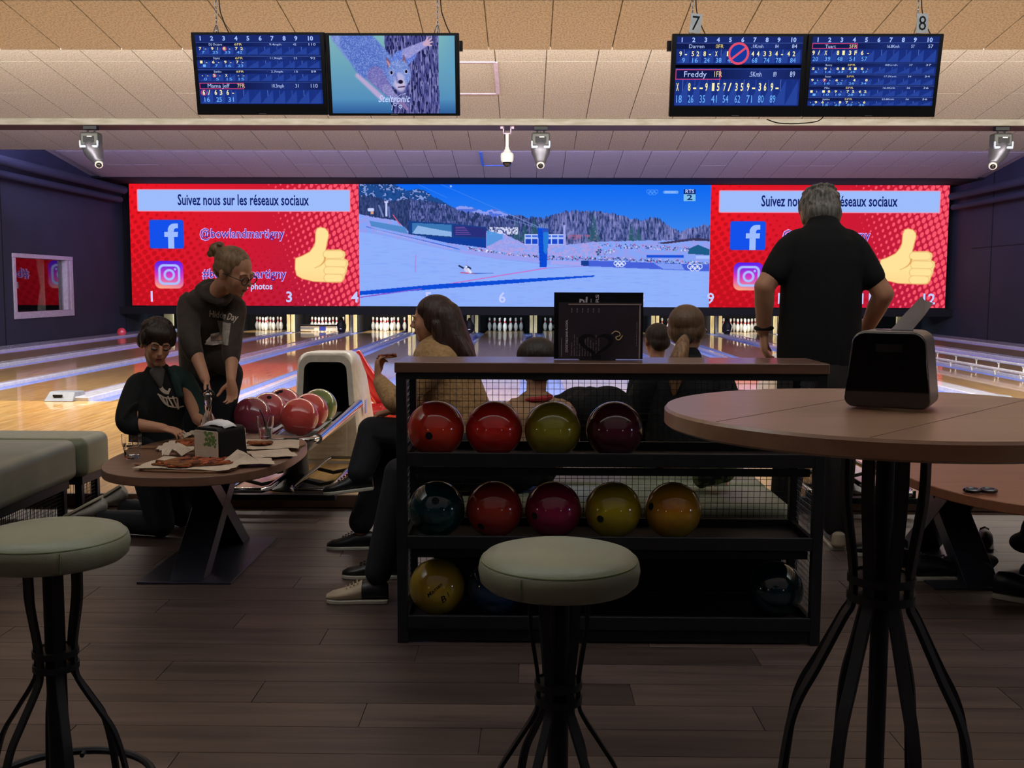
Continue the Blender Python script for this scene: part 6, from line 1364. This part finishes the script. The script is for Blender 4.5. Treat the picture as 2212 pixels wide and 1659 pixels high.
for q in (-1,1):
    gl.tube([H.W(q*.032+.024*math.cos(2*math.pi*k/20),.100-abs(.024*math.cos(2*math.pi*k/20)*.1),.0+.020*math.sin(2*math.pi*k/20)) for k in range(20)],.0022,6,closed=True)
    gl.tube([H.W(q*.056,.098,.004),H.W(q*.074,.05,.004),H.W(q*.082,-.005,.0)],.0022,6)
gl.tube([H.W(-.009,.101,.006),H.W(0,.103,.008),H.W(.009,.101,.006)],.002,6)
gl.build('glasses',M['rubber'],P,smooth=True)
cl=MB(); cl.loft([(-1.81,5.87,.82),(-1.80,5.85,.90),(-1.785,5.79,1.03),(-1.74,5.70,1.165),(-1.70,5.635,1.245),(-1.67,5.60,1.28)],[(.150,.125),(.155,.125),(.150,.125),(.155,.115),(.125,.09),(.075,.065)],(1,.15,0),26)
cl.limb([(-1.77,5.67,1.235),a_s,(-1.81,5.575,1.12),(-1.775,5.49,1.02),(-1.745,5.455,.965)],[.065,.068,.062,.058,.050]); cl.limb([(-1.63,5.65,1.215),b_s,(-1.567,5.57,1.09),(-1.560,5.515,1.0),(-1.555,5.48,.94)],[.062,.064,.057,.053,.047])
cl.limb([(-1.75,5.60,1.305),(-1.72,5.66,1.325),(-1.65,5.66,1.315),(-1.60,5.60,1.28),(-1.60,5.535,1.235)],[.028,.038,.038,.032,.022]); cl.limb([(-1.75,5.60,1.305),(-1.70,5.545,1.265),(-1.63,5.53,1.23)],[.030,.026,.02]); cl.ell((-1.76,5.70,1.265),(.09,.07,.05))
cl.limb([(-1.80,5.80,.87),(-1.70,5.74,.90),(-1.66,5.72,.87)],[.08,.075,.05])
hood=cl.build('hoodie',M['hoodie'],P,remesh=.007,sm=3)
tx_=MB(); lettering([('Hidden Day',-1.615,1.160,.036,.165,'C',.12,.015,-.14)],lambda a,b:(a,5.35,b),tx_)
wrapon(tx_.build('chest_lettering',M['print'],P),hood,.002)
pa=MB(); n=12
for i in range(n+1):
    for j in range(n+1): pa.v.append((-1.665+.10*i/n,5.35,1.135-.115*j/n-.014*i/n))
pa.f=[(i*(n+1)+j,(i+1)*(n+1)+j,(i+1)*(n+1)+j+1,i*(n+1)+j+1) for i in range(n) for j in range(n) if not(5<=i<=5 and 3<=j<=9)]
M['printg']=mat('faded_print','a89a90',.8,noise=('7e7068',30,(1,1,1)))
wrapon(pa.build('chest_print',M['printg'],P,smooth='all'),hood,.0015)
lx=MB(); lettering([('lorem',-1.68,.995,.010,.06,'C',.2,0)],lambda a,b:(a,5.35,b),lx)
tr=MB(); tr.loft([(-1.79,5.88,.78),(-1.78,5.87,.88)],[(.145,.11),(.14,.105)],(1,.1,0))
for h,k_,a in legs: tr.limb([h,k_,(a[0],a[1],a[2]+.03)],[.098,.078,.062])
tr.build('trousers',M['jeans'],P,remesh=.009,sm=4)
shoe(-1.915,5.80,R(-80),.25,None,M['shoe'],M['sole'],P,laces=False); shoe(-1.745,5.78,R(-75),.25,None,M['shoe'],M['sole'],P,laces=False)

P.location+=Vector((-.02,.06,-.001))
# --- seated woman with long hair
P=person('woman with long auburn hair in a beige sweater sitting sideways eating pizza',(-.30,5.2,.0))
H=Head((-.470,5.20,1.155),(-.97,.16,-.10),1.0)
sk=MB(); H.skin(sk)
sk.limb([H.W(0,-.015,-.06),(-.42,5.20,1.03),(-.40,5.20,.97)],[.050,.050,.06])
sk.loft([(-.30,5.2,.56),(-.32,5.2,.72),(-.37,5.2,.87),(-.39,5.2,.965)],[(.13,.10),(.12,.085),(.135,.085),(.09,.06)],(.25,1,0))
a_s,a_e,a_w=(-.41,5.055,.95),(-.615,5.02,.765),(-.722,5.10,.870)
b_s,b_e,b_w=(-.37,5.35,.95),(-.50,5.36,.72),(-.66,5.16,.705)
seg_arm(sk,a_s,a_e,a_w,(.046,.040,.026)); seg_arm(sk,b_s,b_e,b_w,(.046,.040,.026))
hand(sk,(-.730,5.105,.875),(-.05,.15,1),(1,.2,0),1,.95,.62,curls=(.75,.6,.55,.5),thumb=(.9,.3,.5)); hand(sk,(-.665,5.155,.703),(-1,-.15,-.22),(0,0,-1),-1,.95,.5)
legs=[((-.30,5.10,.55),(-.76,5.12,.605),(-.815,5.05,.37)),((-.30,5.29,.53),(-.70,5.26,.50),(-.83,5.16,.10))]
for h,k_,a in legs: sk.limb([h,k_],[.08,.056]); sk.limb([k_,a],[.056,.036])
sk.build('body',M['skin'],P,remesh=.0052)
H.face(P,brow=M['hairbrown'])
hr=MB(); H.e(hr,(0,-.024,.043),(.084,.098,.083)); H.e(hr,(0,-.070,-.01),(.078,.055,.085)); 
for q in (-1,1): H.e(hr,(q*.070,-.03,.0),(.022,.055,.075))
hr.limb([(-.40,5.17,1.17),(-.365,5.15,1.06),(-.315,5.14,.95),(-.28,5.13,.90)],[.085,.085,.078,.045]); hr.limb([(-.43,5.12,1.13),(-.40,5.11,1.03),(-.36,5.10,.95)],[.04,.045,.035]); hr.limb([(-.36,5.22,1.12),(-.31,5.22,1.0),(-.27,5.2,.92)],[.06,.055,.03]); hr.limb([(-.36,5.12,1.10),(-.29,5.09,.99),(-.255,5.08,.92)],[.04,.035,.018])
hr.build('hair',M['hairbrown'],P,remesh=.0055,sm=3)
cl=MB(); cl.loft([(-.29,5.2,.60),(-.30,5.2,.67),(-.34,5.2,.80),(-.375,5.2,.91),(-.39,5.2,.965),(-.40,5.2,.995)],[(.165,.14),(.160,.135),(.165,.125),(.170,.12),(.14,.095),(.075,.065)],(.25,1,0),26)
cl.limb([(-.40,5.10,.955),a_s,(-.52,5.03,.86),(-.615,5.01,.765),(-.675,5.05,.81),(-.712,5.09,.850)],[.065,.07,.064,.060,.050,.038]); cl.limb([(-.37,5.31,.95),b_s,(-.44,5.37,.83),b_e,(-.60,5.24,.71)],[.065,.07,.064,.06,.044])
for q in range(7): cl.loft([(-.305-.018*q,5.2,.60+.055*q),(-.307-.018*q,5.2,.615+.055*q)],[(.180,.152)]*2,(.25,1,0),24)
cl.build('sweater',M['sweater'],P,remesh=.0065,sm=2)
tr=MB(); tr.loft([(-.26,5.2,.53),(-.34,5.2,.55)],[(.16,.085),(.16,.085)],(0,1,0))
for h,k_,a in legs: tr.limb([h,tuple((Vector(h)+Vector(k_))/2),k_],[.10,.09,.075]); tr.limb([k_,tuple((Vector(k_)+Vector(a))/2),(a[0]+.003,a[1],a[2]+.04)],[.072,.072,.064])
tr.build('trousers',M['jeans'],P,remesh=.008,sm=4)
shoe(-.865,5.04,R(183),.25,None,M['shoe'],M['sole'],P,z=.315,pitch=R(6)); shoe(-.875,5.16,R(180),.25,None,M['shoe'],M['sole'],P,toe=None)
t=thing('pizza_slice','bitten pizza slice held up by the long haired woman','pizza',(-.69,5.12,.955)); MB().prism([(-.735,5.10),(-.66,5.09),(-.635,5.13),(-.68,5.17),(-.735,5.15)],(.968,.977),lambda u,v,z:(u,v,z+.1*(u+.69))).build('dough',M['crust'],t,bevel=.003)
mb=MB()
for q in range(9): mb.ell((-.72+.009*q,5.12+.02*math.sin(q*2),.982+.1*(-.03+.009*q)),(.011,.012,.007))
mb.build('topping',M['cheese'],t,smooth='all')

# --- child on the near bench, back of the head above the rack
P=person('child with dark bobbed hair sitting right behind the ball rack, dark trousers and bowling shoes',(.04,4.56,0))
H=Head((.045,4.60,.985),(-.30,.95,-.10),.93)
sk=MB(); H.skin(sk); sk.limb([H.W(0,-.02,-.05),(.045,4.565,.865),(.045,4.56,.79)],[.046,.044,.055])
sk.loft([(.04,4.55,.53),(.04,4.55,.66),(.045,4.555,.78)],[(.11,.08),(.115,.08),(.09,.055)],(1,.2,0))
seg_arm(sk,(-.07,4.56,.77),(-.14,4.62,.60),(-.22,4.66,.58),(.04,.034,.024)); seg_arm(sk,(.16,4.56,.77),(.19,4.66,.6),(.10,4.72,.57),(.04,.034,.024)); hand(sk,(-.225,4.66,.58),(-1,0,-.1),(0,0,-1),1,.85); hand(sk,(.095,4.72,.57),(-1,.2,-.1),(0,0,-1),-1,.85)
legs=[((-.02,4.45,.53),(-.53,4.34,.535),(-.615,4.27,.10)),((-.02,4.62,.53),(-.50,4.62,.53),(-.625,4.63,.10))]
for h,k_,a in legs: sk.limb([h,k_],[.072,.052]); sk.limb([k_,a],[.052,.034])
sk.build('body',M['skin'],P,remesh=.006)
hr=MB(); H.e(hr,(0,-.022,.036),(.100,.102,.088)); H.e(hr,(0,-.060,-.03),(.080,.055,.060)); H.e(hr,(.06,-.01,-.02),(.03,.06,.055)); H.e(hr,(-.06,-.01,-.02),(.03,.06,.055)); hr.build('hair',M['hairdark'],P,remesh=.006,sm=3)
cl=MB(); cl.loft([(.04,4.55,.58),(.04,4.55,.66),(.045,4.555,.76),(.045,4.56,.815)],[(.145,.115),(.145,.11),(.15,.095),(.085,.06)],(1,.2,0),24); cl.limb([(-.03,4.56,.775),(-.08,4.565,.76),(-.14,4.62,.62),(-.20,4.65,.59)],[.06,.06,.052,.04]); cl.limb([(.12,4.56,.775),(.165,4.565,.76),(.19,4.65,.62),(.12,4.71,.58)],[.06,.06,.052,.04]); cl.build('shirt',M['tanshirt'],P,remesh=.008,sm=4)
MB().tube([(.045+.062*math.cos(2*math.pi*k/24),4.562+.056*math.sin(2*math.pi*k/24),.832+.006*math.cos(2*math.pi*k/24)) for k in range(24)],.014,8,closed=True).build('collar',M['redcollar'],P,smooth=True,label='red collar')
tr=MB(); tr.loft([(.06,4.55,.53),(-.06,4.55,.54)],[(.14,.085),(.14,.085)],(0,1,0))
for h,k_,a in legs: tr.limb([h,tuple((Vector(h)+Vector(k_))/2),k_],[.088,.082,.068]); tr.limb([k_,tuple((Vector(k_)+Vector(a))/2),(a[0],a[1],a[2]+.03)],[.067,.066,.058])
tr.build('trousers',M['jeans'],P,remesh=.008,sm=4)
shoe(-.700,4.27,R(180),.262,None,M['shoe'],M['sole'],P,toe=M['shoecream']); shoe(-.700,4.64,R(180),.262,None,M['shoe'],M['sole'],P)

# --- girl with ponytail
P=person('girl with a blond ponytail and black jacket sitting behind the rack looking at the lanes',(.76,4.9,0))
H=Head((.765,4.95,1.118),(.50,.86,-.05),.99)
sk=MB(); H.skin(sk); sk.limb([H.W(0,-.02,-.05),(.755,4.92,.98),(.75,4.91,.92)],[.048,.047,.06]); sk.loft([(.74,4.93,.53),(.74,4.92,.70),(.75,4.91,.90)],[(.13,.09),(.13,.09),(.10,.06)],(1,0,0))
seg_arm(sk,(.60,4.91,.88),(.52,4.98,.66),(.60,5.10,.56),(.044,.038,.025)); seg_arm(sk,(.90,4.91,.88),(.95,4.84,.66),(.865,4.72,.49),(.044,.038,.025)); hand(sk,(.86,4.715,.487),(-.3,-1,-.25),(0,.1,-1),1,.92,.15); hand(sk,(.605,5.105,.56),(.3,1,-.2),(0,0,-1),-1,.92)
for h,k_,a in (((.67,5.0,.53),(.62,5.42,.50),(.60,5.62,.10)),((.83,5.0,.53),(.86,5.42,.50),(.86,5.62,.10))): sk.limb([h,k_],[.075,.055]); sk.limb([k_,a],[.055,.036])
sk.build('body',M['skin'],P,remesh=.006)
hr=MB(); H.e(hr,(0,-.022,.040),(.086,.100,.084)); H.e(hr,(0,-.062,-.012),(.074,.052,.060)); 
for q in (-1,1): H.e(hr,(q*.068,-.018,.0),(.022,.05,.045))
hr.build('hair',M['hairpony'],P,remesh=.005,sm=3)
hr=MB(); hr.limb([(.735,4.85,1.085),(.722,4.825,1.05),(.705,4.805,.99),(.69,4.80,.91),(.685,4.805,.83)],[.022,.034,.042,.036,.010]); hr.build('ponytail',M['hairtail'],P,remesh=.005,sm=2)
MB().tube([(.733+.024*math.cos(2*math.pi*k/16),4.838+.010*math.sin(2*math.pi*k/16),1.082+.022*math.sin(2*math.pi*k/16)) for k in range(16)],.007,8,closed=True).build('hair_tie',M['rubber'],P,smooth=True)
gl=MB(); gl.tube([H.W(.082,-.01,.0),H.W(.078,.05,.004),H.W(.058,.098,.004)],.0018,6); gl.tube([H.W(.034+.022*math.cos(2*math.pi*k/18),.101,.018*math.sin(2*math.pi*k/18)) for k in range(18)],.0018,6,closed=True); gl.tube([H.W(-.034+.022*math.cos(2*math.pi*k/18),.101,.018*math.sin(2*math.pi*k/18)) for k in range(18)],.0018,6,closed=True); gl.build('glasses',M['chrome'],P,smooth=True)
cl=MB(); cl.loft([(.74,4.93,.60),(.74,4.92,.69),(.75,4.91,.86),(.75,4.915,.94),(.755,4.92,.985)],[(.17,.14),(.165,.13),(.175,.115),(.13,.09),(.075,.07)],(1,0,0),24); cl.limb([(.66,4.91,.90),(.59,4.91,.87),(.515,4.98,.67),(.58,5.07,.58)],[.07,.075,.064,.05]); cl.limb([(.84,4.91,.90),(.91,4.91,.87),(.96,4.84,.67),(.885,4.745,.53)],[.07,.075,.064,.048]); cl.limb([(.66,4.87,.955),(.75,4.84,.965),(.84,4.87,.955)],[.035,.045,.035]); cl.build('jacket',M['blackcloth'],P,remesh=.008,sm=4)
tr=MB(); tr.loft([(.75,4.93,.53),(.75,5.02,.54)],[(.16,.085),(.16,.085)],(1,0,0))
for h,k_,a in (((.67,5.0,.53),(.62,5.42,.50),(.60,5.62,.12)),((.83,5.0,.53),(.86,5.42,.50),(.86,5.62,.12))): tr.limb([h,k_],[.092,.07]); tr.limb([k_,a],[.07,.058])
tr.build('trousers',M['jeans'],P,remesh=.010,sm=4)
shoe(.60,5.66,R(90),.25,None,M['shoe'],M['sole'],P,laces=False); shoe(.86,5.66,R(90),.25,None,M['shoe'],M['sole'],P,laces=False)

# --- small boy between the menu and the ponytail
P=person('small brown haired boy standing half hidden between the menu cards and the ponytail girl',(.735,5.85,0))
H=Head((.735,5.88,1.018),(-.25,.96,-.12),.86)
sk=MB(); H.skin(sk); sk.limb([H.W(0,-.02,-.05),(.73,5.855,.905),(.73,5.85,.85)],[.042,.040,.05]); sk.loft([(.73,5.85,.50),(.73,5.85,.66),(.73,5.85,.83)],[(.09,.07),(.09,.07),(.075,.05)],(1,0,0))
seg_arm(sk,(.63,5.85,.82),(.60,5.85,.66),(.62,5.90,.53),(.034,.028,.020)); seg_arm(sk,(.83,5.85,.82),(.86,5.85,.66),(.84,5.90,.53),(.034,.028,.020)); hand(sk,(.62,5.905,.525),(0,.2,-1),(1,0,0),-1,.72); hand(sk,(.84,5.905,.525),(0,.2,-1),(-1,0,0),1,.72)
for x in (.68,.78): sk.limb([(x,5.85,.50),(x,5.84,.28),(x,5.86,.08)],[.058,.042,.028])
sk.build('body',M['skin'],P,remesh=.007)
hr=MB(); H.e(hr,(0,-.022,.038),(.082,.097,.082)); H.e(hr,(0,-.060,-.01),(.070,.048,.058)); hr.build('hair',mat('short_brown_hair','40302a',.6,noise=('2a1f1a',70,(1,1,.2)),bump=.6,bs=120),P,remesh=.006,sm=2)
cl=MB(); cl.loft([(.73,5.85,.46),(.73,5.85,.60),(.73,5.85,.78),(.73,5.85,.875)],[(.12,.095),(.115,.09),(.12,.085),(.065,.055)],(1,0,0),22); cl.limb([(.67,5.85,.83),(.625,5.85,.79),(.60,5.85,.66),(.618,5.89,.56)],[.048,.048,.042,.034]); cl.limb([(.79,5.85,.83),(.835,5.85,.79),(.86,5.85,.66),(.842,5.89,.56)],[.048,.048,.042,.034]); cl.limb([(.68,5.80,.875),(.73,5.785,.885),(.78,5.80,.875)],[.028,.034,.028]); cl.build('hooded_top',M['blackcloth'],P,remesh=.009,sm=4)
tr=MB(); tr.loft([(.73,5.85,.44),(.73,5.85,.50)],[(.11,.085),(.11,.085)],(1,0,0))
for x in (.68,.78): tr.limb([(x,5.85,.48),(x,5.84,.28),(x,5.86,.10)],[.070,.056,.046])
tr.build('trousers',M['jeans'],P,remesh=.010,sm=4)
for x in (.68,.78): shoe(x,5.89,R(90),.19,None,M['shoe'],M['sole'],P,laces=False)
# ---------------------------------------------------------------- small lamps of the bar behind the camera (seen as highlights on the balls)
M['lampglow']=emat('lamp_glow','ffe2b8',5)
M['lampglowb']=emat('lamp_glow_cool','cfdcff',7)
for x,y,z,m,l,r in ((-7.0,1.2,1.15,'lampglow','far left','.22'),(-2.9,-.9,1.15,'lampglow','left of the viewer','.14'),(2.9,-.9,1.15,'lampglow','right of the viewer','.14'),(7.0,1.2,1.15,'lampglowb','far right','.30')):
    t=thing('pendant_lamp','small globe pendant over the bar behind the viewer, %s'%l,'lamp',(x,y,z),group='pendants over the bar'); r=float(r)
    MB().ell((x,y,z),r).build('globe',M[m],t,smooth='all'); MB().cyl((x,y,z+r),(x,y,4.2),.004,8).build('cord',M['black'],t); MB().cyl((x,y,z+r-.004),(x,y,z+r+.04),.02,16).build('cap',M['black'],t)
